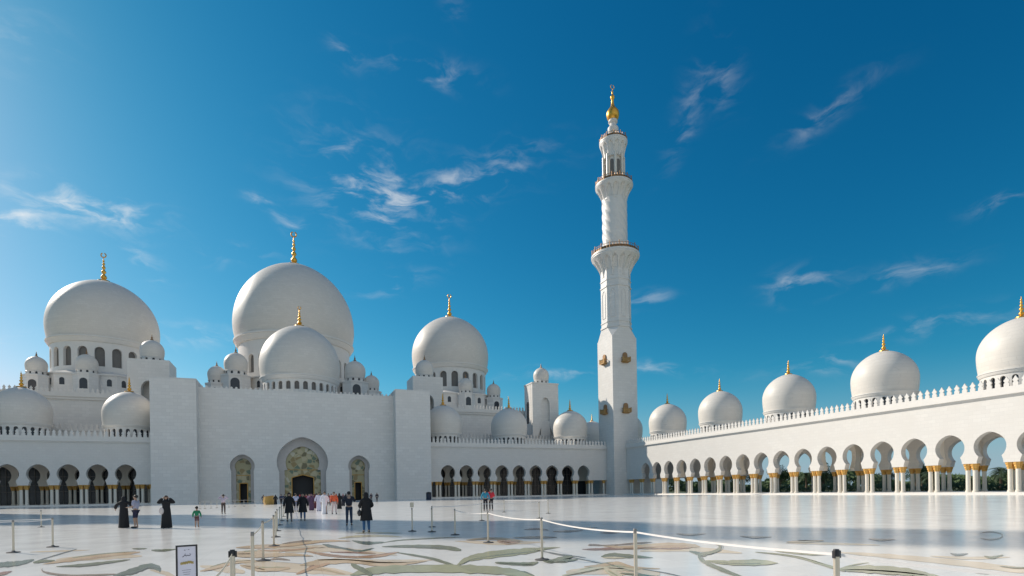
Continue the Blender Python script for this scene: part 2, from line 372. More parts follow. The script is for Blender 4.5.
# flower inlay in the marble: centre lines traced, laid out at true size on the floor
def catmull(p, n=6):
    if len(p) < 3:
        return [tuple(a+(b-a)*i/n for a, b in zip(p[0], p[1])) for i in range(n+1)]
    out = []
    q = [p[0]]+list(p)+[p[-1]]
    for i in range(1, len(q)-2):
        for j in range(n):
            t = j/n
            out.append(tuple(.5*((2*b)+(-a+c)*t+(2*a-5*b+4*c-d)*t*t+(-a+3*b-3*c+d)*t**3) for a, b, c, d in zip(q[i-1], q[i], q[i+1], q[i+2])))
    out.append(tuple(p[-1])); return out
INL = [
 ('olive',[(382,546.5,1),(413,546.2,3),(443,547.3,4),(461,550,3.5)]),
 ('olive',[(397,552.4,1),(433,558.7,2.4),(458,567.6,3)]),
 ('olivelight',[(456,566,1.5),(468,559,5),(492,554.5,7),(525,551,6),(548,548.2,2),(560,547.2,.6)]),
 ('olivelight',[(350,575,2),(372,570.5,7),(418,568.5,7.5),(470,569,8),(508,571.5,7),(533,577,4)]),
 ('olive',[(351,564,3.5),(360,568.5,4.5),(372,575,4.5)]),
 ('green',[(352,540.5,.8),(366,543,3.2),(384,542,1)]),
 ('green',[(322,544,.6),(330,546,3),(342,548,1.8),(359,551,2),(374,548,1)]),
 ('tan',[(236,547.5,1.5),(262,546.5,4),(290,545,3),(324,541,2.5),(350,541,1)]),
 ('brown',[(282,543.5,.6),(300,541.5,2),(312,540.5,.8)]),
 ('tan',[(236,556,2),(262,555.5,4),(290,554.5,3),(313,556,1)]),
 ('orange',[(306,551,.8),(325,554.5,2.6),(352,557,2),(378,556,2.6),(399,552,1)]),
 ('tan',[(300,565,2),(322,562,6),(350,561,4),(382,564,5),(404,563.5,3),(427,561,.8)]),
 ('tan',[(240,565,2),(262,569,5),(290,568,3)]),
 ('orange',[(296,574,1.5),(312,568,3),(330,563,2)]),
 ('brown',[(268,560,.6),(277,558.5,2),(290,560,.8)]),
 ('tan',[(43,564,1),(76,559,4),(107,555,4),(140,552,2)]),
 ('olive',[(56,566.5,.8),(84,565,3),(110,562,2.4),(130,559.5,.8)]),
 ('green',[(113,576,2),(133,571,6),(148,566,5),(158,568,5),(160,572,1)]),
 ('green',[(-6,565,5),(10,564,5),(22,562.5,4),(34,559.5,2)]),
 ('olive',[(33,562.3,2),(44,561,2.6),(55,560.3,.8)]),
 ('rust',[(-5,575,4),(5,573,3),(12,571,.6)]),
 ('brown',[(42,568,.5),(45,572,1.6),(71,575.5,2),(116,574,1.6)]),
 ('slate',[(36,561,.5),(56,555,1),(77,549,.6)]),
 ('olive',[(151,550,1),(162,550.3,2.4),(176,549,.8)]),
 ('olive',[(132,548.6,.6),(139,548.6,1.3),(147,548.4,.6)]),
 ('tan',[(200,571,1),(214,568,3),(232,563,2.5),(262,560.5,2)]),
 ('tan',[(234,553.5,3),(248,553,5),(262,552,4)]),
 ('rust',[(582,549.2,.6),(600,549,2.2),(640,547.5,3),(680,547.8,2.5),(697,546,1)]),
 ('tan',[(604,546,1),(630,547.2,3.6),(664,545.2,5),(690,545.5,4),(700,546.5,1)]),
 ('brown',[(588,545.3,.8),(592,544.6,1.8),(608,545.2,1),(640,542.8,1.4),(652,542,.5)]),
 ('olive',[(601,556.5,1),(612,555.2,4.5),(632,556.3,3.4),(653,557.6,.8)]),
 ('yellow',[(603,557.4,.6),(612,557.6,2),(625,558,.6)]),
 ('olive',[(495,562.5,2),(515,563.6,3),(530,563.8,3.4),(538,562,2)]),
 ('olive',[(541,559.5,1),(549,561.5,3),(560,559,4.2),(570,556.8,3.6),(573,555.5,1)]),
 ('olive',[(553,561,2),(563,561,3),(578,559.3,.8)]),
 ('olive',[(495,570,4),(512,572,7),(535,577,5)]),
 ('yellow',[(562,575.5,1.5),(584,571,4),(603,567.5,4),(622,568,6),(640,569,2)]),
 ('yellow',[(604,568,2),(612,573,7),(622,578,6)]),
 ('tan',[(584,566.5,1),(600,565.5,2.5),(618,563,3),(632,567,2),(660,568.5,1)]),
 ('olive',[(709,541.8,1.5),(719,544.5,2.4),(719,549,3),(711,552.5,3),(700,554.5,3),(702,560,3.4),(716,567,3.8),(744,578,4.2)]),
 ('olive',[(689,551,1),(697,553,3),(706,555.5,3)]),
 ('olivelight',[(706,560.5,1.4),(728,562.5,4.5),(758,562.3,6),(778,563,1)]),
 ('slate',[(549,552.8,.5),(576,558,.9),(605,564,.6)]),
 ('slate',[(642,569,.5),(664,572.5,.9),(684,577,.8)]),
 ('slate',[(530,549,.3),(560,554,.7),(586,557.5,.5)]),
 ('olivelight',[(775,550.8,.6),(790,552,2.4),(815,553.8,3),(836,553,.8)]),
 ('olivelight',[(755,552,.8),(778,554,1.4),(800,557.5,2),(822,564,2.4),(845,571,2.4)]),
 ('olivelight',[(838,569.5,2),(863,568.8,7),(899,571,8),(925,574.5,5),(945,579,3)]),
 ('olivelight',[(840,568.5,1),(852,565,1),(869,562.3,.5)]),
 ('tan',[(786,541.8,.6),(802,541.3,2.6),(824,540.6,1)]),
 ('slate',[(950,553.2,.6),(957,554.8,2.4),(968,553.4,.8)]),
 ('olive',[(984,556,.8),(992,557.5,2.6),(1003,554.8,1)]),
 ('olive',[(973,571.5,1),(984,572.3,2.6),(998,573,.8)]),
 ('olive',[(1000,566,.6),(1015,567.5,1.6),(1034,567.5,1.4)]),
 ('purple',[(524,529.6,.6),(537,528.8,1.8),(549,530,.6)]),
 ('purple',[(553,531.4,.6),(568,531.2,2),(583,530.3,.6)]),
 ('purple',[(600,532.8,.6),(613,532.2,2.2),(626,531,.6)]),
 ('purple',[(573,528.4,.4),(586,528.2,1.2),(598,527.4,.4)]),
 ('purple',[(676,533.5,.5),(690,534.6,1.8),(706,533.6,.5)]),
 ('purple',[(740,536,.5),(755,537.2,1.8),(772,536.8,.5)]),
 ('purple',[(868,538.5,.5),(880,539.8,2.2),(896,539.3,.5)]),
 ('purple',[(980,533,.5),(990,531.6,1.2),(1001,533.5,1.2),(1001,537.5,1.2),(990,539.5,1.2),(980,538,.5)]),
 ('orange',[(497,541,2),(508,542.3,4),(520,542,1)]),
 ('brown',[(513,537.6,.6),(534,537.2,2.2),(557,537.2,.8)]),
 ('tan',[(466,540,.8),(484,538.5,2.4),(505,539,2.6),(523,541,.8)]),
 ('olive',[(380,543.2,.3),(398,540.3,.9),(430,538.3,1),(462,537,.4)]),
 ('yellow',[(338,538.5,.6),(352,536.6,1.8),(378,535.6,2.2),(402,536.8,.6)]),
 ('yellow',[(355,533.2,.4),(375,532.6,1.4),(402,533,.4)]),
 ('olive',[(620,573,.8),(640,575,2.4),(665,578,2)]),
 ('rust',[(330,552,.6),(352,552.3,1.2),(376,553.2,.5)]),
 ('orange',[(258,549.8,.8),(275,550.5,2),(298,549.5,1.6),(318,547,.6)]),
 ('tan',[(305,569,1),(325,569.5,3),(345,574,1)]),
]
VEIN = {'olive':'slate','olivelight':'olive','green':'slate','tan':'orange','orange':'brown','yellow':'tan','brown':'purple','rust':'brown'}
for k_, pl_ in list(INL):
    if k_ in VEIN and len(pl_) > 2 and max(q[2] for q in pl_) >= 2.4:
        INL.append((VEIN[k_], [(x+3, y+.16*th, max(.2, th*.16)) for x, y, th in pl_[:-1]]))
        if k_ in ('tan', 'orange', 'yellow'):
            INL.append(('rust' if k_ == 'orange' else 'olivelight', [(x-4, y-.33*th, max(.15, th*.22)) for x, y, th in pl_[1:]]))
bm = NB(); keys = sorted({k for k, _ in INL}|{'peach'}); order = 0
INL = [('peach', q) for q in (
 [(236,560,3),(275,566,9),(320,570,8),(354,574,3)], [(285,552,2),(330,549.5,4.5),(365,552,4),(397,555,1.5)], [(250,546,1.5),(290,547.5,4),(332,546,2)],
 [(240,552,2),(262,552.5,5),(284,551,2)], [(56,560,3),(100,557,5.5),(142,556,2)], [(30,552,.8),(60,551,1.6),(90,550,.6)], [(566,572,4),(610,570,9),(660,574,6)],
 [(640,551,2),(690,549,5),(742,553,2)], [(836,552,1.5),(900,557,4.5),(970,564,6),(1034,572,6)], [(786,543,1),(830,543.5,2.4),(880,545,1)], [(455,541,1),(500,543,4),(545,542,1)],
 [(340,560,2),(385,562,5),(432,560,1)], [(200,566,2),(222,569,6),(245,572,4)], [(930,556,1),(970,558,3),(1010,557,1)], [(150,570,1),(165,573,4),(176,578,3)])] + INL
for name, pl in INL:
    pts = catmull(pl, 6); n = len(pts); up, lo = [], []
    for i, (x, y, th) in enumerate(pts):
        x0, y0_, _ = pts[max(0, i-1)]; x1, y1_, _ = pts[min(n-1, i+1)]
        tx, ty = x1-x0, y1_-y0_; l = math.hypot(tx, ty) or 1
        nx, ny = -ty/l, tx/l; e_ = min(i, n-1-i)/(n-1); th = max(.12, th*(1+.10*sin(i*1.3+x*.1)+.08*sin(i*2.9))*min(1, .25+e_*6)**.6)
        up.append((x+nx*th/2, y+ny*th/2)); lo.append((x-nx*th/2, y-ny*th/2))
    z = .004 if name == 'peach' else .008+.0006*(order % 5); order += 1
    A = [bm.verts.new(gnd(x, y, z)) for x, y in up]; B = [bm.verts.new(gnd(x, y, z)) for x, y in lo]
    for i in range(n-1):
        f = bm.faces.new((A[i], A[i+1], B[i+1], B[i])); f.material_index = keys.index(name)
for f in bm.faces:
    f.normal_update()
struct('floor_inlay', bm, [M['in_'+k] for k in keys])

# ------------------------------------------------------------------ arcades
S = 5.1509; YD = 143.98; XA = 89.75; HC = 13.6
AR = dict(R=2.0, zc=6.9, apex=8.95, neck=1.40, zleg=5.15, wleg=1.62)
def ar(c, zbot): return arch(c, AR['R'], AR['zc'], AR['apex'], AR['neck'], AR['zleg'], AR['wleg'], zbot)
def make_column(parent):
    bm = NB()
    lathe(bm, [(.40,.35),(.40,.5),(.34,.55),(.36,.62),(.30,.68),(.29,3.6)], 0, 0, 20)
    c = obj('column', bm, M['column'], parent, True, 35)
    bm = NB()
    lathe(bm, [(.30,3.55),(.36,3.6),(.33,3.7),(.44,3.95),(.40,4.02),(.54,4.3),(.50,4.36),(.56,4.5)], 0, 0, 16, flute=lambda a, z: 1+.08*cos(8*a))
    obj('capital', bm, M['cap'], c, True, 40)
    return c
proto_col = [None]
def place_column(parent, x, y):
    if proto_col[0] is None:
        c = make_column(parent); proto_col[0] = c; c.location = (x, y, 0); return
    s = proto_col[0]
    c = s.copy(); COL.objects.link(c); c.parent = parent; c.location = (x, y, 0)
    for ch in s.children:
        d = ch.copy(); COL.objects.link(d); d.parent = c
def arcade_wall(parent, fn, s0, s1, centers, d0, d1, zbot=4.5, ztop=HC, mat='wall_fine', name='arched_wall'):
    bm = NB()
    wall_with_arches(bm, fn, s0, s1, zbot, ztop, [ar(c, zbot) for c in centers], d0, d1)
    return obj(name, bm, M[mat], parent)
def arcade_trim(parent, fn, s0, s1, d, sgn=1, z=HC):
    """cornice, parapet and its merlons; sgn: outward direction of the wall face along d"""
    o = -sgn
    bm = NB()
    a, b = sorted((d+o*.45, d-o*1.2)); 
    def bx(sa, sb, da, db, z0, z1):
        da, db = sorted((da, db))
        prism(bm, [(sa, z0), (sb, z0), (sb, z1), (sa, z1)], fn, da, db)
    bx(s0, s1, d-o*1.2, d+o*.18, z, z+.25); bx(s0, s1, d-o*1.2, d+o*.45, z+.25, z+.62); bx(s0, s1, d-o*1.2, d+o*.3, z+.62, z+.8)
    obj('cornice', bm, M['trim'], parent)
    bm = NB()
    bx(s0, s1, d-o*.22, d+o*.12, z+.8, z+1.35)
    merlons(bm, fn, s0, s1, z+1.35, *sorted((d-o*.14, d+o*.06)), h=1.38, w=.35)
    obj('parapet', bm, M['trim'], parent)

def flank(sgn, label):
    t = thing('front_arcade', label, 'arcade', (sgn*55, YD, 0), group='arcades flanking the entrance block')
    L = Vector((-sgn*55, -YD, 0))
    cen = [sgn*(36.43+i*S) for i in range(9)]; cen.sort()
    s0, s1 = sorted((sgn*31.1, sgn*85.5))
    kids0 = set(COL.objects)
    mcut = sorted((sgn*31.1, sgn*81.6))
    arcade_wall(t, FRONT, s0, s1, cen, YD, YD+1.1)
    arcade_wall(t, FRONT, s0, s1, cen, YD+10.4, YD+11.4, name='inner_arched_wall', mat='soffit')
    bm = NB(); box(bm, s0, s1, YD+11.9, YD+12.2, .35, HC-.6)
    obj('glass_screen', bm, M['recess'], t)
    for c in cen:
        bm = NB()
        for dx in (-1.55, -.55, .55, 1.55): box(bm, c+dx-.06, c+dx+.06, YD+11.75, YD+11.9, .35, 8.8)
        for zz in (3.2, 4.6, 6.6): box(bm, c-2.0, c+2.0, YD+11.74, YD+11.88, zz, zz+.12)
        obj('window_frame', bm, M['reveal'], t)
    arcade_trim(t, FRONT, s0, s1, YD, 1)
    bm = NB()
    box(bm, s0, s1, YD-1.1, YD+12.6, .0, .35); box(bm, s0, s1, YD-1.6, YD-1.1, .0, .17)
    obj('plinth', bm, M['trim'], t)
    bm = NB(); box(bm, s0, s1, YD+1.2, YD+12.6, HC-.7, HC+.7)
    obj('roof', bm, M['roof'], t)
    # end piers and rear parapet
    bm = NB(); box(bm, s0, s1, YD+12.7, YD+13.5, 0.02, 17.3)
    box(bm, s0, s1, YD+12.45, YD+12.7, 17.3, 17.7)
    obj('rear_wall', bm, M['wall'], t)
    bm = NB(); box(bm, s0, s1, YD+12.7, YD+12.95, 17.32, 17.9); merlons(bm, FRONT, s0, s1, 17.9, YD+12.72, YD+12.92)
    obj('rear_parapet', bm, M['trim'], t)
    for row in (YD+.55, YD+10.9):
        for i in range(10):
            c = sgn*(36.43+(i-.5)*S)
            for dx in (-.46, .46): place_column(t, c+dx, row)
        place_column(t, sgn*84.7, row); place_column(t, sgn*31.7, row)
    for k, X in enumerate((37.0, 56.8, 76.9)):
        build_dome(t, sgn*X, YD+6.6, 5.3, 17.9, 20.6, 26.0, 4.85, 14.3, 22, .75, 15.2, 16.6, 4.0, .46, 64, ring=False, depth=.3)
    for o in set(COL.objects)-kids0:
        if o.parent is t: o.location = o.location + L
    return t
FR = flank(1, 'long white arcade of nine keyhole arches between the entrance block and the tall minaret')
FL = flank(-1, 'white keyhole-arched arcade at the far left of the photo, left of the entrance block')
# the corner domes seen past the minaret
tC = thing('corner_pavilion', 'shaded white domed corner gallery mostly hidden behind the tall minaret', 'pavilion', (97, 150, 0))
def relocate(t, before):
    bpy.context.view_layer.update()
    for o in set(COL.objects)-before:
        if o.parent is t: o.location = o.location - t.location
kb = set(COL.objects)
bm = NB(); box(bm, 89.75, 108.0, YD+.01, 184, 0, 14.3); obj('wall', bm, M['wall'], tC)
for yy in (150.3, 171.5): build_dome(tC, 96.6, yy, 5.3, 17.9, 20.6, 26.0, 4.85, 14.3, 22, .75, 15.2, 16.6, 2.9, .33, 48, ring=False, depth=.3)
bm = NB(); merlons(bm, SIDE, YD+1, 184, 14.3, 89.8, 90.0); obj('parapet', bm, M['trim'], tC)
relocate(tC, kb)

# arcade down the right side of the courtyard
t = thing('side_arcade', 'sunlit white marble arcade with gilded capitals running down the right of the courtyard', 'arcade', (XA, 80, 0))
kb = set(COL.objects)
cy = [130.32-i*S for i in range(21)][::-1]
s0, s1 = cy[0]-S/2, 139.75
arcade_wall(t, SIDE, s0, s1, cy, XA, XA+1.1)
arcade_wall(t, SIDE, s0, s1, cy, XA+11.9, XA+13.0, name='outer_arched_wall')
arcade_trim(t, SIDE, s0, s1, XA, 1)
arcade_trim(t, SIDE, s0, s1, XA+13.0, -1)
bm = NB(); box(bm, XA-1.1, XA+14, s0, s1, 0, .35); box(bm, XA-1.6, XA-1.1, s0, s1, 0, .17); obj('plinth', bm, M['trim'], t)
bm = NB(); box(bm, XA+1.15, XA+11.85, s0, s1, HC-.75, HC+.7); obj('roof', bm, M['roof'], t)
dy = [128.3, 107.75, 87.4, 67.0, 46.95, 26.6]
for a, b in zip(dy, dy[1:]):
    bm = NB()
    yy = min(cy, key=lambda c: abs(c+S/2-(a+b)/2))+S/2
    wall_with_arches(bm, lambda s, d, z: (s, d, z), XA+1.12, XA+11.88, 4.5, HC-.76, [arch(XA+6.5, 4.2, 7.4, 11.6, 3.5, 4.8, 3.7, 4.5)], yy-.45, yy+.45)
    obj('cross_arch', bm, M['soffit'], t)
bm = NB(); box(bm, XA+13.02, XA+13.3, 101.9, YD, 4.6, HC-.05); obj('closed_rear_wall', bm, M['wall'], t)
for row in (XA+.55, XA+12.45):
    for c in cy + [cy[-1]+S]:
        for dx in (-.46, .46): place_column(t, row, c-S/2+dx)
    for dy_ in (137.6, 138.5): place_column(t, row, dy_)
for yy in dy:
    build_dome(t, 96.0, yy, 5.15, 17.6, 20.3, 25.5, 4.75, 14.3, 22, .72, 15.1, 16.4, 3.5, .38, 80, ring=False, depth=.3)
relocate(t, kb)

# ------------------------------------------------------------------ entrance block
t = thing('entrance_block', 'tall plain marble entrance block with two pylons, three keyhole portals and a low dome', 'building', (0, 146, 0))
kb = set(COL.objects)
TOPZ = 26.7
bm = NB()
wall_with_arches(bm, FRONT, -22.5, 22.5, 0.0, TOPZ,
    [arch(-13.3, 2.65, 8.6, 11.35, 2.35, 7.2, 2.4, 0), arch(0, 5.85, 9.6, 15.7, 5.3, 7.0, 5.35, 0, 16), arch(13.3, 2.65, 8.6, 11.35, 2.35, 7.2, 2.4, 0)], YD, YD+2.2)
obj('front_wall', bm, M['wall'], t)
for sx in (-1, 1):
    bm = NB(); a, b = sorted((sx*22.1, sx*31.0)); box(bm, a, b, 140.5, 152, 0, 27.7)
    box(bm, a-.0, b+.0, 140.75, 151.7, 27.7, 28.0)
    obj('pylon', bm, M['wall'], t)
def ring_band(outer, inner, d0, d1, name, mat):
    bm = NB(); pts = outer + inner[::-1]
    prism(bm, pts, FRONT, d0, d1); return obj(name, bm, mat, t)
for cx_, big in ((-13.3, 0), (0, 1), (13.3, 0)):
    if big:
        out_ = arch(cx_, 5.85, 9.6, 15.7, 5.3, 7.0, 5.35, 0.02, 16); inn = arch(cx_, 3.9, 9.5, 13.6, 3.5, 7.7, 4.2, 0.02, 16)
        dw, dh, x0, x1 = 2.55, 5.9, 6.4, 6.4
    else:
        out_ = arch(cx_, 2.65, 8.6, 11.35, 2.35, 7.2, 2.4, 0.02); inn = arch(cx_, 1.8, 8.6, 10.6, 1.55, 7.3, 1.65, 0.02)
        dw, dh = .85, 4.6
    o2 = [(cx_+(x-cx_)*1.03, z if z < .1 else z+.1) for x, z in out_]
    p = ring_band(o2, inn, YD+2.203, YD+2.8, 'portal_surround', M['surround'])
    bm = NB()   # floral glass with the door opening cut out of its foot
    hw = 4.6 if big else 2.1
    zt = 14.2 if big else 11
    prism(bm, [(cx_-hw, .02), (cx_-hw, zt), (cx_+hw, zt), (cx_+hw, .02), (cx_+dw, .02), (cx_+dw, dh)] + ([(cx_, dh+.7)] if big else []) + [(cx_-dw, dh), (cx_-dw, .02)], FRONT, YD+2.85, YD+3.1)
    g = obj('floral_screen', bm, M['floral'], t)
    bm = NB()
    def frame(pts, w=.12):
        for (xa, za), (xb, zb) in zip(pts, pts[1:]): tube(bm, (xa, YD+2.84, za), (xb, YD+2.84, zb), w, 6)
    frame([(cx_-dw, .02), (cx_-dw, dh), (cx_, dh+(.7 if big else 0)), (cx_+dw, dh), (cx_+dw, .02)])
    frame([(cx_-(3.6 if big else 1.6), dh+1.9), (cx_+(3.6 if big else 1.6), dh+1.9)], .08)
    obj('door_frame', bm, M['cap'], g)
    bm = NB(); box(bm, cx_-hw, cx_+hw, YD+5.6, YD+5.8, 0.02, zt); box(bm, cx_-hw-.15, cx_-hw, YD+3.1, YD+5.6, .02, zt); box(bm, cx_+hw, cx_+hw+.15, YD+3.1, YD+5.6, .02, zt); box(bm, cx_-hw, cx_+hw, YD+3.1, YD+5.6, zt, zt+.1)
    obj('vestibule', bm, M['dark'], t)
bm = NB(); box(bm, -22.1, 22.1, YD+2.21, 170, TOPZ-1.2, TOPZ-.2); obj('roof', bm, M['roof'], t)
bm = NB(); box(bm, -22, 22, YD+.28, YD+.57, TOPZ-.1, TOPZ+.06); merlons(bm, FRONT, -22, 22, TOPZ+.05, YD+.3, YD+.55, 1.03, .5, .28); obj('parapet', bm, M['trim'], t)
build_dome(t, 0, 157.5, 10.1, 31.9, 35.6, 46.6, 9.2, 25.6, 28, 1.15, 28.2, 29.7, 5.2, .62, 96, depth=.45)
for sx in (-1, 1):
    bm = NB(); box(bm, *sorted((sx*22.3, sx*30.8)), 152.01, 169.99, 0, 26.0)
    obj('side_wing', bm, M['wall'], t)
relocate(t, kb)

# ------------------------------------------------------------------ prayer hall
t = thing('prayer_hall', 'white prayer hall with three great domes and many little ones behind the entrance block', 'building', (0, 190, 0))
kb = set(COL.objects)
AX = -.75
for a, b in ((-80, -31.5), (31.5, 80)):
    bm = NB(); box(bm, a, b, 166, 240, 0, 26.0); hw = obj('hall_wall', bm, M['wall'], t)
    bm = NB(); box(bm, a-.4, b+.4, 165.6, 240.4, 26.0, 26.6); box(bm, a-.4, b+.4, 165.3, 240.7, 26.6, 27.1); obj('hall_cornice', bm, M['trim'], hw)
    bm = NB(); box(bm, a-.3, b+.3, 165.4, 165.65, 27.08, 27.7); merlons(bm, FRONT, a-.3, b+.3, 27.68, 165.42, 165.62)
    e = -80.3 if a < 0 else 80.1
    box(bm, e, e+.2, 165.66, 240, 27.08, 27.7); merlons(bm, SIDE, 165.7, 240, 27.68, e+.02, e+.18)
    obj('hall_parapet', bm, M['trim'], hw)
    bm = NB(); box(bm, a-5, b+5, 157.55, 165.98, 14.0, 16.2); obj('lower_roof', bm, M['roof'], hw)
bm = NB(); box(bm, -31.5, 31.5, 170.2, 240, 0, 27.0); obj('hall_wall', bm, M['wall'], t)
def turret(x, y, w, z0, z1, R, zl):
    bm = NB()
    pts = [(x+w*cos(pi/8+i*pi/4)/cos(pi/8), y+w*sin(pi/8+i*pi/4)/cos(pi/8)) for i in range(8)]
    prism(bm, pts, lambda s, z, d: (s, d, z), z0, z1)
    # (s,y) outline extruded in z
    o = obj('turret', bm, M['wall'], t)
    bm = NB(); prism(bm, [((q[0]-x)*1.05+x, (q[1]-y)*1.05+y) for q in pts], lambda s, z, d: (s, d, z), z1-.3, z1+.12)
    obj('turret_cornice', bm, M['trim'], o)
    bm = NB()
    niche_panel(bm, FRONT, x, w*.62, z1-4.2, z1-2.2, y-w-.04, y-w+.06)
    obj('window', bm, M['recess'], o)
    build_domelet(t, x, y, R, z1+.12, zl)
def podium(cx, cy, r, z0, z1, lab=None, win=True):
    """octagonal podium under a great dome, with a row of arched windows and a parapet"""
    bm = NB()
    pts = [(cx+r*cos(pi/8+i*pi/4)/cos(pi/8), cy+r*sin(pi/8+i*pi/4)/cos(pi/8)) for i in range(8)]
    prism(bm, pts, lambda s, z, d: (s, d, z), z0, z1)
    sl = [(cx+(x-cx)*.72, cy+(y-cy)*.72) for x, y in pts]
    va = [bm.verts.new((x, y, z1+.01)) for x, y in pts]; vb = [bm.verts.new((x, y, z1+1.6)) for x, y in sl]
    for i in range(8): bm.faces.new((va[i], va[(i+1) % 8], vb[(i+1) % 8], vb[i]))
    bm.faces.new(vb)
    o = obj('podium', bm, M['wall'], t)
    bm = NB(); prism(bm, [((q[0]-cx)*1.02+cx, (q[1]-cy)*1.02+cy) for q in pts], lambda s, z, d: (s, d, z), z1-.45, z1-.05)
    obj('cornice', bm, M['trim'], o)
    for i in range(8):
        a, b = Vector((*pts[i], 0)), Vector((*pts[(i+1) % 8], 0)); d = (b-a); L = d.length; d.normalize(); n = Vector((d.y, -d.x, 0))
        fn = lambda s, q, z: tuple(a+d*s+n*q+Vector((0,0,z)))
        if n.y > .3: continue
        k = max(2, int(L/3.4))
        for j in range(k):
            bm = NB(); niche_panel(bm, fn, (j+.5)*L/k, 1.15, z1-3.4, z1-2.0, -.05, .05)
            obj('window', bm, M['recess'], o)
# centre
podium(AX, 202, 22.5, 26, 37.3)
build_dome(t, AX, 201, 19.15, 52.0, 57.7, 79.6, 17.5, 37.5, 26, 2.4, 39.9, 44.5, 11.2, 1.05, 128, depth=.9, label='largest central white dome')
for sx in (-1, 1):
    turret(sx*17.0-.4, 181.5, 3.9, 27.01, 36.8, 3.25, 38.2)
    turret(sx*22.1-.4, 182.0, 2.9, 26, 34.3, 2.5, 35.4)
    DX = -.65+sx*54.0
    podium(DX, 201, 17.3, 27.1, 36.0)
    build_dome(t, DX, 201, 14.2, 47.3, 52.4, 67.3, 13.0, 36.0, 20, 2.4, 39.0, 43.3, 8.6, .85, 112, depth=.8, label='great white dome over the %s wing' % ('left' if sx < 0 else 'right'))
    turret(DX+.4, 183.2, 2.9, 27.1, 35.4, 2.6, 36.5)
    turret(DX+sx*11.2, 184.8, 2.9, 27.1, 34.6, 2.45, 35.7)
    # stair blocks behind the pylons
    X = sx*35.2; y0 = 160.5; w = 4.5
    bm = NB(); wall_with_arches(bm, FRONT, X-w, X+w, 14.4, 35.9, [arch_hole(X, 3.4, 28.5, 20, 30.6)], y0, y0+1.5); 
    box(bm, X-w, X-w+.9, y0+1.5, y0+9, 14.4, 35.9); box(bm, X+w-.9, X+w, y0+1.5, y0+9, 14.4, 35.9)
    box(bm, X-w+.9, X+w-.9, y0+1.5, y0+9, 34.5, 35.9); box(bm, X-w+.9, X+w-.9, y0+3.6, y0+9, 14.4, 34.5)
    sb = obj('stair_block', bm, M['wall'], t)
    bm = NB(); xa, xb = sorted((X-sx*w, X-sx*(w+4)))
    box(bm, xa, xb, y0+1.5, y0+8, 14.4, 31.5); obj('stair_block_annex', bm, M['wall'], sb)
    build_domelet(t, X, y0+4.2, 2.75, 35.9, 36.9)
    # flank towers with a tall niche
    X = sx*71.9 + (0.1); y0 = 157.6
    bm = NB(); wall_with_arches(bm, FRONT, X-4.5, X+4.5, 14.4, 35.2, [arch_hole(X, 2.9, 28.6, 22, 31.0)], y0, y0+1.0)
    bm.faces.ensure_lookup_table()
    box(bm, X-2.0, X+2.0, y0+1.0, y0+1.2, 20, 32); box(bm, X-4.5, X+4.5, y0+1.2, y0+6.2, 14.4, 35.2)
    box(bm, X-1.6, X+1.6, y0+.2, y0+1.0, 14.4, 23.6)
    tw = obj('flank_tower', bm, M['wall'], t)
    bm = NB(); box(bm, X-4.65, X+4.65, y0-.15, y0+6.35, 35.2, 35.6); obj('tower_cap', bm, M['trim'], tw)
    bm = NB(); niche_panel(bm, SIDE, y0+3.6, 1.8, 23, 29, X-4.56, X-4.4); obj('niche', bm, M['recess'], tw)
    build_domelet(t, X, y0+3.0, 2.5, 35.6, 36.6)
relocate(t, kb)

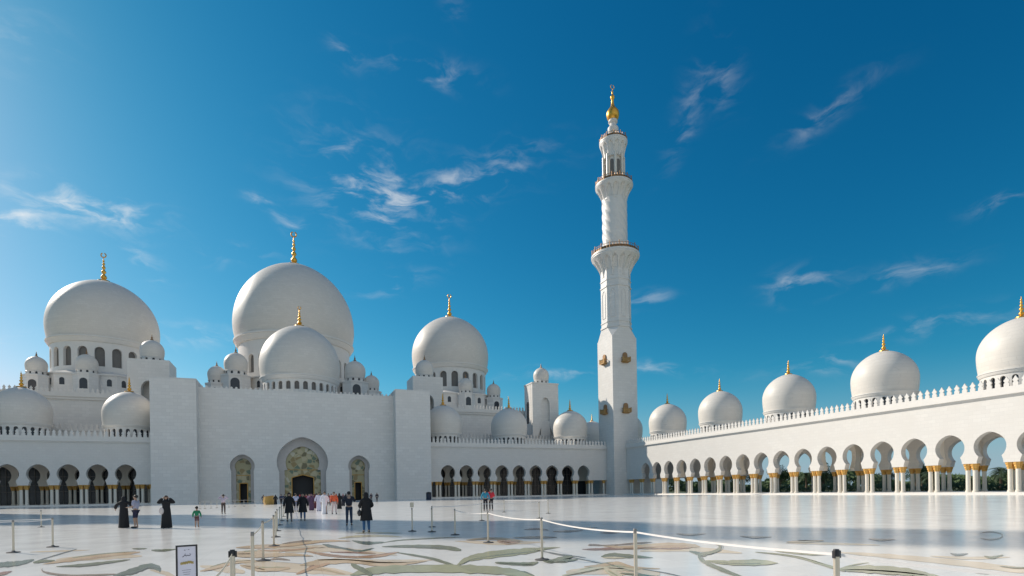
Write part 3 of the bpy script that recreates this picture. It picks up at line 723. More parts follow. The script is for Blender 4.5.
# ------------------------------------------------------------------ minaret
def build_minaret(x, y, label):
    t = thing('minaret', label, 'minaret', (x, y, 0), group='minarets of the courtyard')
    w = 4.2
    bm = NB(); box(bm, -w, w, -w, w, 0, 46.8); box(bm, -w-.12, w+.12, -w-.12, w+.12, 0, 1.2)
    c8 = [(4.25*cos(pi/8+i*pi/4)/cos(pi/8), 4.25*sin(pi/8+i*pi/4)/cos(pi/8)) for i in range(8)]
    # shoulder: square to octagon
    k = w*.98; z0, z1 = 46.8, 50.0
    sq = [(k, -k), (k, k), (-k, k), (-k, -k)]
    oc = [bm.verts.new((px*.99, py*.99, z1)) for px, py in c8]
    sv = [bm.verts.new((px, py, z0)) for px, py in sq]
    # c8 order: 22.5,67.5,112.5,157.5,202.5,247.5,292.5,337.5
    P_ = {45: sv[1], 135: sv[2], 225: sv[3], 315: sv[0]}
    for ang, (i, j) in {45: (0, 1), 135: (2, 3), 225: (4, 5), 315: (6, 7)}.items(): bm.faces.new((P_[ang], oc[i], oc[j]) )
    for a1, a2, i, j in ((315, 45, 7, 0), (45, 135, 1, 2), (135, 225, 3, 4), (225, 315, 5, 6)): bm.faces.new((P_[a1], P_[a2], oc[j], oc[i]))
    obj('square_shaft', bm, M['wall'], t)
    bm = NB()
    prism(bm, [(a*.985, b*.985) for a, b in c8], lambda s, z, d: (s, d, z), 50.0, 67.5)
    obj('octagonal_shaft', bm, M['wall'], t)
    bm = NB()
    for zz, hh, e in ((50.0, .5, 1.04), (51.6, .3, 1.02), (62.2, .35, 1.03), (64.2, .3, 1.02)):
        prism(bm, [(a*e, b*e) for a, b in c8], lambda s, z, d: (s, d, z), zz, zz+hh)
    for i in range(8):   # raised frames on each face
        a, b = Vector((*c8[i], 0))*.985, Vector((*c8[(i+1) % 8], 0))*.985; d = b-a; L = d.length; d.normalize(); n = Vector((d.y, -d.x, 0))
        fn = lambda s, q, z: tuple(a+d*s+n*q+Vector((0,0,z)))
        pts = [(L/2-.75, 53), (L/2-.75, 60), (L/2-.4, 61), (L/2, 61.4), (L/2+.4, 61), (L/2+.75, 60), (L/2+.75, 53)]
        for (sa, za), (sb, zb) in zip(pts, pts[1:]+pts[:1]):
            tube(bm, fn(sa, .03, za), fn(sb, .03, zb), .11, 5)
    obj('moulding', bm, M['trim'], t)
    def gallery(zb, zt, r0, r1, seg, name='gallery', n=12, a0=0):
        bm = NB()
        prof = []
        for i in range(25):
            u = i/24; prof.append((r0+(r1-r0)*(u**1.7), zb+(zt-zb)*u*.86))
        prof += [(r1, zt-.1*(zt-zb)), (r1*1.02, zt-.08*(zt-zb)), (r1*1.02, zt)]
        def fl(a, z):
            u = (z-zb)/(zt-zb)/.86
            t_ = abs(((a*n/(2*pi)) % 1)*2-1)           # 0 in the middle of a niche, 1 on a rib
            hw = .72 if u < .55 else .72*sqrt(max(0, 1-((u-.55)/.33)**2))
            return 1-(.10+.06*(1-u))*(1 if (t_ < hw and 0.03 < u < .88) else 0)*max(0, .5+.5*(1-t_/max(hw,.01)))**.5
        lathe(bm, prof, 0, 0, n*14, flute=fl, a0=a0)
        g = obj(name, bm, M['trim'], t, True, 35)
        return g
    def rail(g, z, r, seg, h, a0=0):
        bm = NB()
        P = [(r*cos(a0+2*pi*i/seg), r*sin(a0+2*pi*i/seg)) for i in range(seg)]
        for i in range(seg):
            p, q = P[i], P[(i+1) % seg]
            for zz in (z+.05, z+h*.5, z+h): tube(bm, (*p, zz), (*q, zz), .06, 5)
            m = 3
            for j in range(m):
                u = j/m; tube(bm, (p[0]+(q[0]-p[0])*u, p[1]+(q[1]-p[1])*u, z), (p[0]+(q[0]-p[0])*u, p[1]+(q[1]-p[1])*u, z+h), .06, 4)
            tube(bm, (*p, z), (*p, z+h*1.3), .13, 6)
            u = Vector((q[0]-p[0], q[1]-p[1], 0)); mid = Vector(((p[0]+q[0])/2, (p[1]+q[1])/2, z+h*.5)); 
            A = [Vector((*p, z+.15))*1, Vector((*q, z+.15)), Vector((*q, z+h*.62)), Vector((*p, z+h*.62))]
            s = 1.0
            vs = [bm.verts.new((v.x*.985, v.y*.985, v.z)) for v in A]; bm.faces.new(vs)
        obj('railing', bm, M['bronze'], g)
    g1 = gallery(65.5, 72.4, 4.3, 7.1, 64, n=16); rail(g1, 72.4, 7.0, 16, 1.5)
    # twisted round shaft
    bm = NB(); prof = [(3.65, 72.4+i*.2) for i in range(85)]
    lathe(bm, prof, 0, 0, 144, flute=lambda a, z: 1+.05*abs(sin(4*a+z*1.05))**1.2-.01)
    obj('twisted_shaft', bm, M['trim'], t, True, 40)
    g2 = gallery(88.6, 93.7, 3.75, 5.55, 64, n=14); rail(g2, 93.7, 5.45, 14, 1.3)
    # lantern storey
    bm = NB(); lathe(bm, [(2.5, 93.7), (2.5, 102.6)], 0, 0, 32); obj('lantern_core', bm, M['trim'], t, True, 40)
    for i in range(8):
        bm = NB(); a = i*pi/4+pi/8; tube(bm, (3.05*cos(a), 3.05*sin(a), 93.7), (3.05*cos(a), 3.05*sin(a), 102.4), .42, 10)
        obj('lantern_column', bm, M['column'], t, True, 40)
    for i in range(8):
        a = i*pi/4; x_, y_ = 2.53*cos(a), 2.53*sin(a); u = Vector((-sin(a), cos(a), 0)); n_ = Vector((cos(a), sin(a), 0))
        fn = lambda s, q, z: tuple(Vector((x_, y_, 0))+u*s+n_*q+Vector((0,0,z)))
        bm = NB(); niche_panel(bm, fn, 0, 1.1, 95, 100.2, -.1, .05)
        obj('lantern_window', bm, M['reveal'], t)
    g3 = gallery(101.6, 106.9, 3.15, 4.15, 56, n=12); rail(g3, 106.9, 4.05, 12, 1.2)
    bm = NB(); lathe(bm, [(1.5,106.9),(1.3,108.2),(1.0,109.2),(1.55,110.2),(1.65,111.2),(1.0,112.2),(.95,112.6),(1.4,113.1),(1.3,113.7)], 0, 0, 28)
    obj('neck', bm, M['trim'], t, True, 35)
    bm = NB()
    lathe(bm, [(1.1,113.7),(1.7,114.3),(1.95,115.3),(1.8,116.3),(1.2,117.2),(.65,117.9),(.42,118.8),(.34,120.0),(.62,120.4),(.66,120.9),(.35,121.4),(.2,121.9),(.3,122.3),(.12,122.7),(.06,123.3)], 0, 0, 28)
    pts = [(.62*cos(pi/2+radians(22)+radians(316)*i/17), 123.9+.62*sin(pi/2+radians(22)+radians(316)*i/17)) for i in range(18)]
    for (xa, za), (xb, zb) in zip(pts, pts[1:]): tube(bm, (xa, 0, za), (xb, 0, zb), .1, 6)
    obj('finial', bm, M['gold'], t, True, 40)
    # small gilded balconies
    for z in (24.6, 39.6):
        for ang in (0, 1, 2, 3):
            a = ang*pi/2; R_ = Matrix.Rotation(a, 4, 'Z')
            bm = NB()
            box(bm, -1.3, 1.3, -w-1.15, -w-.004, z-.25, z); box(bm, -1.0, 1.0, -w-.6, -w-.004, z-.45, z-.25)
            for xx in [-1.25+i*.25 for i in range(11)]: tube(bm, (xx, -w-1.08, z), (xx, -w-1.08, z+1.0), .06, 5)
            for sx in (-1, 1):
                for yy in (-w-.75, -w-.4): tube(bm, (sx*1.25, yy, z), (sx*1.25, yy, z+1.0), .06, 5)
                tube(bm, (sx*1.25, -w-1.08, z+1.0), (sx*1.25, -w-.01, z+1.0), .07, 5)
                box(bm, sx*1.25-.14, sx*1.25+.14, -w-1.2, -w-.94, z, z+1.25)
            box(bm, -1.25, 1.25, -w-1.1, -w-1.06, z+.2, z+.75); tube(bm, (-1.25, -w-1.08, z+1.0), (1.25, -w-1.08, z+1.0), .08, 6)
            bm.transform(R_)
            b = obj('balcony', bm, M['balc'], t)
            bm = NB(); niche_panel(bm, FRONT, 0, 1.5, z+.02, z+1.9, -w-.35, -w+.05); bm.transform(R_)
            obj('balcony_door', bm, M['bronze'], b)
    return t
build_minaret(89.75, 144, 'tall white minaret with gilded finial rising at the right end of the front arcade')
build_minaret(-89.75, 144, 'matching white minaret beyond the left edge, casting the long shadow across the courtyard')


# ------------------------------------------------------------------ people
SKIN = simple('skin', (.42, .26, .18), .55)
HAIR = simple('dark_hair', (.02, .015, .012), .6)
_cl = {}
def cloth(c):
    k = tuple(round(v, 3) for v in c)
    if k not in _cl: _cl[k] = simple('cloth', c, .85, var=.18, vscale=5)
    return _cl[k]
def skin_mesh(verts, edges, radii, name, mat, parent, levels=1):
    me = bpy.data.meshes.new(name); me.from_pydata([Vector(v) for v in verts], edges, [])
    o = bpy.data.objects.new(name, me); COL.objects.link(o)
    m = o.modifiers.new('s', 'SKIN'); m.use_smooth_shade = True
    for i, r in enumerate(radii):
        rr = r if isinstance(r, tuple) else (r, r)
        me.skin_vertices[0].data[i].radius = rr; me.skin_vertices[0].data[i].use_root = (i == 0)
    s = o.modifiers.new('d', 'SUBSURF'); s.levels = levels
    dg = bpy.context.evaluated_depsgraph_get()
    new = bpy.data.meshes.new_from_object(o.evaluated_get(dg)); o.modifiers.clear(); o.data = new
    bpy.data.meshes.remove(me)
    new.materials.clear(); new.materials.append(mat)
    for p in new.polygons: p.use_smooth = True
    o.parent = parent; return o
def person(label, loc, face, h=1.7, kind='man', topc=(.05,.05,.06), legc=(.04,.05,.08), pose='stand', extra=None, group=None, hair=True, shorts=False, scarf=None):
    """face: direction looked at, degrees from +Y clockwise. Local figure faces -Y."""
    t = thing('person', label, 'person', (loc[0], loc[1], 0), radians(180-face), group)
    k = h/1.72; fem = kind in ('robe', 'coat')
    sw = .185 if not fem else .165
    walk = .16 if pose == 'walk' else .0
    J = {'pel': (0,0,.95), 'spi': (0,.01,1.12), 'che': (0,.0,1.34), 'neck': (0,.005,1.47), 'chin': (0,-.015,1.55), 'head': (0,-.012,1.62), 'crown': (0,.0,1.67), 'nose': (0,-.115,1.60),
         'earl': (.085,0,1.605), 'earr': (-.085,0,1.605)}
    R = {'pel': (.145,.11), 'spi': (.125,.095), 'che': (.15,.105), 'neck': .052, 'chin': (.062,.072), 'head': (.076,.09), 'crown': (.06,.07), 'nose': .012, 'earl': .014, 'earr': .014}
    E = [('pel','spi'),('spi','che'),('che','neck'),('neck','chin'),('chin','head'),('head','crown'),('head','nose'),('head','earl'),('head','earr')]
    arms = {'stand': ((.30,.02,1.14),(.31,-.06,.90)), 'walk': ((.28,.06,1.14),(.30,-.04,.90)), 'photo': ((.30,-.12,1.22),(.12,-.30,1.48)),
            'headhold': ((.40,-.02,1.35),(.14,-.03,1.60)), 'wide': ((.40,0,1.22),(.46,-.12,1.05)), 'carry': ((.28,.0,1.15),(.20,-.26,1.10))}[pose]
    for s, n in ((1,'l'),(-1,'r')):
        el, wr = arms
        if pose == 'walk': el = (el[0], .07*s, el[2]); wr = (wr[0], -.10+.14*s, wr[2])
        J['sh'+n] = (s*sw,0,1.40); R['sh'+n] = .06
        J['el'+n] = (s*el[0], el[1], el[2]); R['el'+n] = .042
        J['wr'+n] = (s*wr[0], wr[1], wr[2]); R['wr'+n] = .027
        d = (Vector(J['wr'+n])-Vector(J['el'+n])).normalized()
        pm = Vector(J['wr'+n])+d*.08; J['pa'+n] = tuple(pm); R['pa'+n] = (.036,.018)
        E += [('che','sh'+n),('sh'+n,'el'+n),('el'+n,'wr'+n),('wr'+n,'pa'+n)]
        side = Vector((0,1,0)) if abs(d.y) < .8 else Vector((1,0,0))
        side = (side-d*side.dot(d)).normalized(); curl = d.cross(side)*(.3*s)
        for q, (off, ln) in enumerate(((-.027,.068),(-.009,.08),(.009,.074),(.027,.056))):
            a1 = pm+side*off+d*ln*.5; a2 = a1+(d+curl).normalized()*ln*.5
            for nm, v_, r_ in ((f'f{n}{q}a', a1, .0095), (f'f{n}{q}b', a2, .008)): J[nm] = tuple(v_); R[nm] = r_
            E += [('pa'+n, f'f{n}{q}a'), (f'f{n}{q}a', f'f{n}{q}b')]
        th = Vector(J['wr'+n])+d*.03; a1 = th-side*.045+d*.02; J['t'+n] = tuple(a1); R['t'+n] = .011
        J['u'+n] = tuple(a1+d*.035); R['u'+n] = .009
        E += [('wr'+n,'t'+n),('t'+n,'u'+n)]
        J['hi'+n] = (s*.088,0,.87); R['hi'+n] = .085
        J['kn'+n] = (s*.10,-.03-s*walk*.5,.50); R['kn'+n] = .058
        J['an'+n] = (s*.11,.02-s*walk,.09+(.04 if walk and s<0 else 0)); R['an'+n] = .038
        J['to'+n] = (s*.12,-.13-s*walk,.035+(.0 if walk and s<0 else 0)); R['to'+n] = (.04,.028)
        E += [('pel','hi'+n),('hi'+n,'kn'+n),('kn'+n,'an'+n),('an'+n,'to'+n)]
    if kind == 'child':
        for q in ('chin','head','crown','nose','earl','earr'):
            v_ = J[q]; J[q] = (v_[0]*1.35, v_[1]*1.35, 1.50+(v_[2]-1.49)*1.3); r_ = R[q]; R[q] = tuple(x_*1.35 for x_ in r_) if isinstance(r_, tuple) else r_*1.35
        for q in list(R):
            if q[:2] in ('kn','an','el','wr','sh'): R[q] = R[q]*1.3
    def sub(names, grow, nm, mat, rad=None, lv=1):
        names = [n for n in names]; idx = {n: i for i, n in enumerate(names)}
        vs = [Vector(J[n])*k for n in names]
        rs = []
        for n in names:
            r = (rad or {}).get(n, R[n]); r = r if isinstance(r, tuple) else (r, r)
            rs.append(((r[0]+grow)*k, (r[1]+grow)*k))
        es = [(idx[a], idx[b]) for a, b in E if a in idx and b in idx]
        return skin_mesh(vs, es, rs, nm, mat, t, lv)
    sub(list(J), 0, 'body', SKIN, None, 1)
    # eyes as part of the head
    bm = NB()
    bm.free()
    for s in (-1, 1):
        bm = NB(); ch = 1.35 if kind == 'child' else 1; ball(bm, Vector((s*.032*ch, -.088*ch, 1.625+(.06 if ch > 1 else 0)))*k, .011*k, u=8, v=6); obj('eye', bm, M['black'], t, True)
    if kind in ('man', 'child'):
        names = ['che','spi','pel','shl','shr','ell','elr'] + (['wrl','wrr'] if extra != 'short_sleeves' else [])
        sub(names, .024, 'shirt', cloth(topc), {'pel': (.14,.11), 'che': (.175,.14), 'spi': (.145,.125), 'shl': .07, 'shr': .07})
        names = ['pel','hil','hir','knl','knr'] + ([] if shorts else ['anl','anr'])
        sub(names, .016, 'shorts' if shorts else 'trousers', cloth(legc), {'pel': (.12,.10), 'hil': .082, 'hir': .082})
    if kind == 'thobe' or kind == 'robe':
        bm = NB(); rings = []
        prof = [(.02,.26 if kind=='robe' else .22,.20),(.3,.245 if kind=='robe' else .20,.19),(.7,.22 if kind=='robe' else .185,.165),(.95,.205,.155),(1.15,.18,.135),(1.32,.20,.135),(1.43,.17,.11),(1.49,.07,.07)]
        for z, rx, ry in prof:
            ring = []
            for i in range(28):
                a = 2*pi*i/28; f = 1+(.07*sin(7*a)+.03*sin(11*a+1))*max(0, 1-z/1.1)
                ring.append(bm.verts.new((rx*k*f*cos(a), ry*k*f*sin(a)+.01, z*k)))
            rings.append(ring)
        for p, q in zip(rings, rings[1:]):
            for i in range(28): bm.faces.new((p[i], p[(i+1)%28], q[(i+1)%28], q[i]))
        obj('robe', bm, cloth(topc), t, True)
        sub(['che','shl','shr','ell','elr','wrl','wrr'], .03 if kind=='robe' else .02, 'sleeves', cloth(topc), {'wrl': .05, 'wrr': .05, 'ell': .06, 'elr': .06})
    if kind == 'coat':
        bm = NB(); rings = []
        for z, rx, ry in [(.52,.27,.20),(.7,.245,.18),(.95,.215,.16),(1.15,.19,.14),(1.32,.205,.135),(1.43,.17,.11),(1.49,.075,.07)]:
            rings.append([bm.verts.new((rx*k*(1+.05*sin(5*a_)*max(0,1-z))*cos(a_), ry*k*sin(a_)+.01, z*k)) for a_ in [2*pi*i/24 for i in range(24)]])
        for p, q in zip(rings, rings[1:]):
            for i in range(24): bm.faces.new((p[i], p[(i+1)%24], q[(i+1)%24], q[i]))
        obj('coat', bm, cloth(topc), t, True)
        sub(['che','shl','shr','ell','elr','wrl','wrr'], .028, 'sleeves', cloth(topc), {'wrl': .045, 'wrr': .045, 'ell': .055, 'elr': .055})
        sub(['pel','hil','hir','knl','knr','anl','anr'], .016, 'trousers', cloth(legc), {'pel': (.10,.08), 'hil': .07, 'hir': .07})
    # footwear
    for n in 'lr':
        bm = NB(); a_ = Vector(J['an'+n]); to = Vector(J['to'+n]); c = (a_*.4+to*.6)
        ball(bm, Vector((c.x, c.y, .045))*k, k, .05, .135, .045, 10, 8)
        obj('shoe', bm, M['black'] if kind != 'child' else SKIN, t, True)
    # head covering or hair
    bm = NB()
    if scarf is not None:
        rings = []
        for z, rx, ry, oy in [(1.33,.21,.15,.0),(1.42,.17,.13,.0),(1.50,.105,.105,.015),(1.58,.105,.118,.02),(1.66,.10,.115,.02),(1.715,.075,.085,.015),(1.745,.03,.035,.01)]:
            ring = []
            for i in range(20):
                a_ = 2*pi*i/20; fr = max(0, -sin(a_))
                yy = ry*sin(a_)+oy
                if 1.52 < z < 1.69 and fr > .6: yy = -.055
                ring.append(bm.verts.new((rx*k*cos(a_), yy*k, z*k)))
            rings.append(ring)
        for p, q in zip(rings, rings[1:]):
            for i in range(20): bm.faces.new((p[i], p[(i+1)%20], q[(i+1)%20], q[i]))
        bm.faces.new(rings[-1])
        obj('headscarf', bm, cloth(scarf), t, True)
    else:
        ch = 1.35 if kind == 'child' else 1
        ball(bm, Vector((0, .022, 1.652+(.065 if ch > 1 else 0)))*k, .1*k*ch, .93, 1.05, .92, 14, 10)
        for v_ in bm.verts:
            if v_.co.y < -.05*k and v_.co.z < 1.68*k: v_.co.y = -.04*k
            if fem and v_.co.z < 1.63*k and v_.co.y > 0: v_.co.z -= .12*k
        obj('hair', bm, HAIR, t, True)
    if extra == 'white_bag':
        bm = NB(); ball(bm, Vector((-.20, -.13, .93))*k, k, .12, .06, .19, 12, 8)
        obj('bag', bm, cloth((.65,.58,.55)), t, True)
    if extra == 'black_bag':
        bm = NB(); ball(bm, Vector((.30, .02, .86))*k, k, .09, .13, .15, 12, 8); tube(bm, Vector((.30,.02,1.0))*k, Vector((.17,.02,1.44))*k, .015*k)
        obj('shoulder_bag', bm, M['black'], t, True)
    if extra == 'camera':
        bm = NB(); c = Vector((0,-.33,1.56))*k; box(bm, c.x-.06, c.x+.06, c.y-.03, c.y+.03, c.z-.04, c.z+.04); tube(bm, c, c+Vector((0,-.09,0)), .03)
        obj('camera', bm, M['black'], t)
    return t
BLK = (.012,.012,.014)
def gp(x, y): p = gnd(x, y); return (p.x, p.y)
person('woman in a full black robe with arms held out, left of the man in shorts', gp(124.2,528), 10, 1.64, 'robe', BLK, pose='wide', scarf=BLK)
person('person in a lilac shirt and dark knee-length shorts facing the black-robed woman', gp(136,528), 285, 1.70, 'man', (.36,.36,.46), (.02,.02,.05), pose='carry', extra='short_sleeves', shorts=True)
person('woman in black robe raising both hands to her face, pale bag at side', gp(166.5,528.3), 180, 1.64, 'robe', BLK, pose='headhold', extra='white_bag', scarf=BLK)
person('small child in a green top standing alone on the dark shadow band', gp(197,527.3), 5, 1.02, 'child', (.02,.22,.10), (.16,.07,.07), shorts=True)
person('person in pale pink top and brown trousers with hands raised to the head', gp(223.5,514), 0, 1.74, 'man', (.62,.50,.56), (.10,.07,.06), pose='headhold')
person('woman in short black coat and grey trousers walking away, left one of the pair', gp(289.5,521.5), 178, 1.70, 'coat', BLK, (.16,.14,.14), pose='walk', scarf=(.02,.01,.01))
person('woman in black coat and blue jeans walking, right one of the pair', gp(303,520.5), 182, 1.68, 'coat', BLK, (.06,.12,.22), pose='walk')
person('man in a dark shirt and dark jeans photographing the great domes', gp(349.3,525.5), 5, 1.70, 'man', (.02,.022,.035), (.03,.045,.075), pose='photo', extra='camera')
person('woman in long black coat and blue jeans nearest the camera, shoulder bag at her right', gp(366.5,532.5), 355, 1.62, 'coat', BLK, (.04,.12,.26), pose='carry', extra='black_bag', scarf=BLK)
person('person in a teal jacket beside the one in red near the right arcade', gp(485.6,511), 20, 1.80, 'man', (.04,.26,.38), (.02,.02,.03), pose='stand')
person('person in a bright red top and black trousers beside the one in teal', gp(491.2,510.6), 0, 1.82, 'man', (.62,.03,.05), (.02,.02,.025), pose='carry')
person('man in a long white robe and white cap walking away towards the great portal', gp(324.8,514), 175, 1.80, 'thobe', (.80,.80,.84), scarf=None, pose='walk')
person('man in a pale lilac-white robe beside the white-robed man', gp(318.8,511), 190, 1.76, 'thobe', (.66,.62,.74), pose='stand')
person('person with orange-red top and pale trousers walking in the crowd', gp(334.2,514), 170, 1.76, 'man', (.75,.13,.05), (.66,.52,.50), pose='walk')
G = 'visitors gathered in front of the great portal'
crowd = [
 ('person in a light blue and white top just behind the two women in black coats', 296, 511.5, 1.72, 'man', (.40,.43,.58), (.25,.25,.35), None),
 ('person in a purple robe left of the lilac-white robed man', 311.5, 510.5, 1.66, 'robe', (.10,.05,.10), BLK, (.12,.04,.10)),
 ('person in a maroon robe at the centre of the crowd', 315.0, 508.5, 1.66, 'robe', (.12,.03,.045), BLK, (.12,.03,.04)),
 ('person in black just right of the orange-red top', 339.5, 509, 1.68, 'robe', BLK, BLK, BLK),
 ('person in black with a red scarf left in the crowd', 300, 505.5, 1.62, 'coat', (.03,.02,.03), BLK, (.35,.03,.04)),
 ('person in dark red top in front of the open door', 306.5, 505, 1.72, 'man', (.22,.03,.04), (.04,.04,.05), None),
 ('person in mauve top near the door jamb', 309.5, 506, 1.70, 'man', (.30,.18,.28), (.05,.05,.07), None),
 ('person in a brown top behind the white-robed man', 328.5, 505.5, 1.72, 'man', (.14,.06,.05), (.04,.04,.05), None),
 ('person in a red top behind the person in black', 331.3, 506, 1.66, 'man', (.40,.05,.05), (.05,.04,.05), None),
 ('person in dark blue between the white robe and the door', 321.8, 505, 1.74, 'man', (.04,.05,.12), (.03,.03,.04), None),
 ('person in charcoal with a pink scarf right of the crowd', 343.2, 506, 1.64, 'robe', (.03,.03,.04), BLK, (.40,.20,.24)),
 ('person in black on the right edge of the crowd', 346, 503.8, 1.68, 'coat', BLK, BLK, BLK),
 ('dark-clothed visitor left of the gold box by the portal', 263.5, 504.2, 1.70, 'man', (.03,.03,.05), (.02,.02,.03), None),
 ('black-robed visitor between the gold box and the portal', 275.6, 504.6, 1.66, 'robe', BLK, BLK, BLK),
 ('navy-clothed visitor close to the left jamb of the great portal', 281.2, 504.4, 1.74, 'man', (.03,.04,.09), (.02,.02,.03), None),
 ('visitor in dark grey nearest the left jamb', 284.6, 503.6, 1.72, 'man', (.05,.05,.07), (.02,.02,.03), None),
 ('dark-clothed visitor by the wall left of the small right portal', 371.2, 502.2, 1.72, 'man', (.03,.03,.05), (.02,.02,.03), None),
 ('dark-clothed visitor by the wall right of the small right portal', 377, 501.8, 1.74, 'man', (.02,.02,.03), (.02,.02,.03), None),
 ('visitor in magenta left of the door in the crowd', 303.2, 503.6, 1.66, 'coat', (.18,.05,.09), BLK, BLK),
 ('visitor in tan top in the doorway of the great portal', 312.8, 502.8, 1.72, 'man', (.35,.24,.16), (.05,.05,.06), None),
 ('visitor in pale grey robe in the doorway', 316.6, 502.6, 1.76, 'thobe', (.45,.45,.50), BLK, None),
 ('visitor in bright orange at the right of the door', 336.2, 504.2, 1.66, 'robe', (.35,.10,.05), BLK, (.30,.08,.04)),
]
for lab, x, y, h, kd, tc, lc, sc in crowd:
    person(lab, gp(x, y), random.choice((0, 180, 20, 200, 340, 160)), h, kd, tc, lc, pose=random.choice(('stand','walk')), group=G, scarf=sc)

# ------------------------------------------------------------------ stanchions and belts
def stanchion(p, label, h=.97, to=None, sag=.03, belt='belt', group='belt barrier posts on the courtyard', sign=False):
    t = thing('stanchion', label, 'barrier post', (p[0], p[1], 0), 0, group)
    bm = NB(); lathe(bm, [(.17,.0),(.17,.012),(.15,.025),(.05,.04),(.035,.06)], 0, 0, 28); obj('base', bm, M['base_metal'], t, True, 35)
    bm = NB(); lathe(bm, [(.028,.03),(.028,h-.07)], 0, 0, 18); obj('pole', bm, M['steel'], t, True, 40)
    bm = NB(); lathe(bm, [(.0285,h-.07),(.029,h-.012),(.024,h)], 0, 0, 18); 
    if 'black head' in label: box(bm, .028, .046, -.014, .014, h-.085, h-.015); box(bm, -.040, -.028, -.014, .014, h-.085, h-.015)
    hd = obj('belt_head', bm, M['black'] if 'black head' in label else M['headsteel'], t, True, 35)
    if to is not None:
        d = Vector((to[0]-p[0], to[1]-p[1], 0)); L = d.length; u = d.normalized(); nrm = Vector((-u.y, u.x, 0))*.0015
        bm = NB(); n = 14; rows = []
        for i in range(n+1):
            s = .04+(L-.08)*i/n; z = h-.05-sag*4*(s/L)*(1-s/L)
            c = u*s
            rows.append([bm.verts.new(c+nrm+Vector((0,0,z-.013))), bm.verts.new(c+nrm+Vector((0,0,z+.013))), bm.verts.new(c-nrm+Vector((0,0,z+.013))), bm.verts.new(c-nrm+Vector((0,0,z-.013)))])
        for a_, b_ in zip(rows, rows[1:]):
            for i in range(4): bm.faces.new((a_[i], a_[(i+1)%4], b_[(i+1)%4], b_[i]))
        bm.faces.new(rows[0]); bm.faces.new(rows[-1])
        obj('belt', bm, M[belt], t)
    if sign:
        bm = NB(); box(bm, -.075, .075, -.012, .012, h+.02, h+.22); tube(bm, (0,0,h-.02), (0,0,h+.03), .012); obj('notice_holder', bm, M['steel'], t)
    return t
# left row running from the camera towards the portal
Lr = [(-2.95,4.4),(-2.97,6.93),(-2.97,10.18),(-3.02,14.6),(-2.9,18.6),(-2.95,22.6),(-3.0,26.5),(-3.0,31.5),(-3.0,37),(-3.0,44),(-3.0,52),(-3.0,61),(-3.0,70)]
names = ['out of frame at the lower left','with the black head right of the framed sign','second of the left row from the camera','third of the left row from the camera','fourth of the left row from the camera','fifth of the left row from the camera','sixth of the left row from the camera','seventh of the left row from the camera','eighth of the left row, level with the walking women','ninth of the left row from the camera','tenth of the left row from the camera','eleventh of the left row from the camera','last of the left row, nearest the crowd']
for i, p in enumerate(Lr):
    if i == 0: continue
    to = Lr[i-1] if i == 1 else (Lr[i+1] if i+1 < len(Lr) and i >= 2 else None)
    stanchion(p, 'slim steel belt post '+names[i], to=to, sag=.05, belt='beltgold')
# right row
Rr = [(2.48,3.76),(2.52,7.15),(2.92,11.44),(3.24,16.1),(3.2,19.7),(2.83,21.8),(2.2,22.6)]
rn = ['with black head at the right, nearest the camera','holding the white belt, second of the right row from the camera','third of the right row from the camera, on the olive leaf inlay','fourth of the right row, below the couple in teal and red','fifth of the right row from the camera','sixth of the right row from the camera','carrying a small notice, at the left end of the right row']
for i, p in enumerate(Rr):
    to = Rr[i+1] if i in (1, 2, 3) else None
    if i == 0: to = (3.25, 1.35)
    stanchion(p, 'slim belt post '+rn[i], to=to, sag=.06, sign=(i == 6))
tb = stanchion(Rr[1], 'tmp', to=Rr[0]); # belt from the second post back to the nearest
for c in list(tb.children):
    if c.name.startswith('belt') and not c.name.startswith('belt_head'):
        own = [o for o in COL.objects if o.get('label') == 'slim belt post '+rn[1]][0]; c.parent = own
    else: bpy.data.objects.remove(c)
bpy.data.objects.remove(tb)
# far groups
far = [
 ([(-15.6,22.5),(-10.08,20.74),(-9.68,22.41),(-15.8,24.3)], 'left of the black-robed women'),
 ([(-24,38.5),(-15.53,38.68)], 'far left in the shadow band'),
 ([(7.24,28.7),(10.76,28.84)], 'behind the couple in teal and red'),
 ([(3.58,24.9),(7.2,28.5)], 'left of the couple in teal and red'),
 ([(12.56,39.24),(14.14,34.78)], 'far behind the couple in teal and red'),
]
of = ['first','second','third','fourth']
for pts, w in far:
    for i, p in enumerate(pts):
        if w.startswith('left of the couple') and i == 1: continue
        stanchion(p, f'{of[i]} belt post of the white-belted group {w}', to=pts[i+1] if i+1 < len(pts) else None, sag=.03)
# railing left of the portal
q = [gp(x, y) for x, y in ((200,509.0),(205,508.7),(211,508.3),(217,507.9),(229,507.2),(235,506.8),(244,506.5),(255,506.2))]
for i, p in enumerate(q):
    stanchion(p, f'far belt post {["first","second","third","fourth","fifth","sixth","seventh","last"][i]} from the left before the left portal', h=1.0, to=q[i+1] if i+1 < len(q) else None, sag=.02)

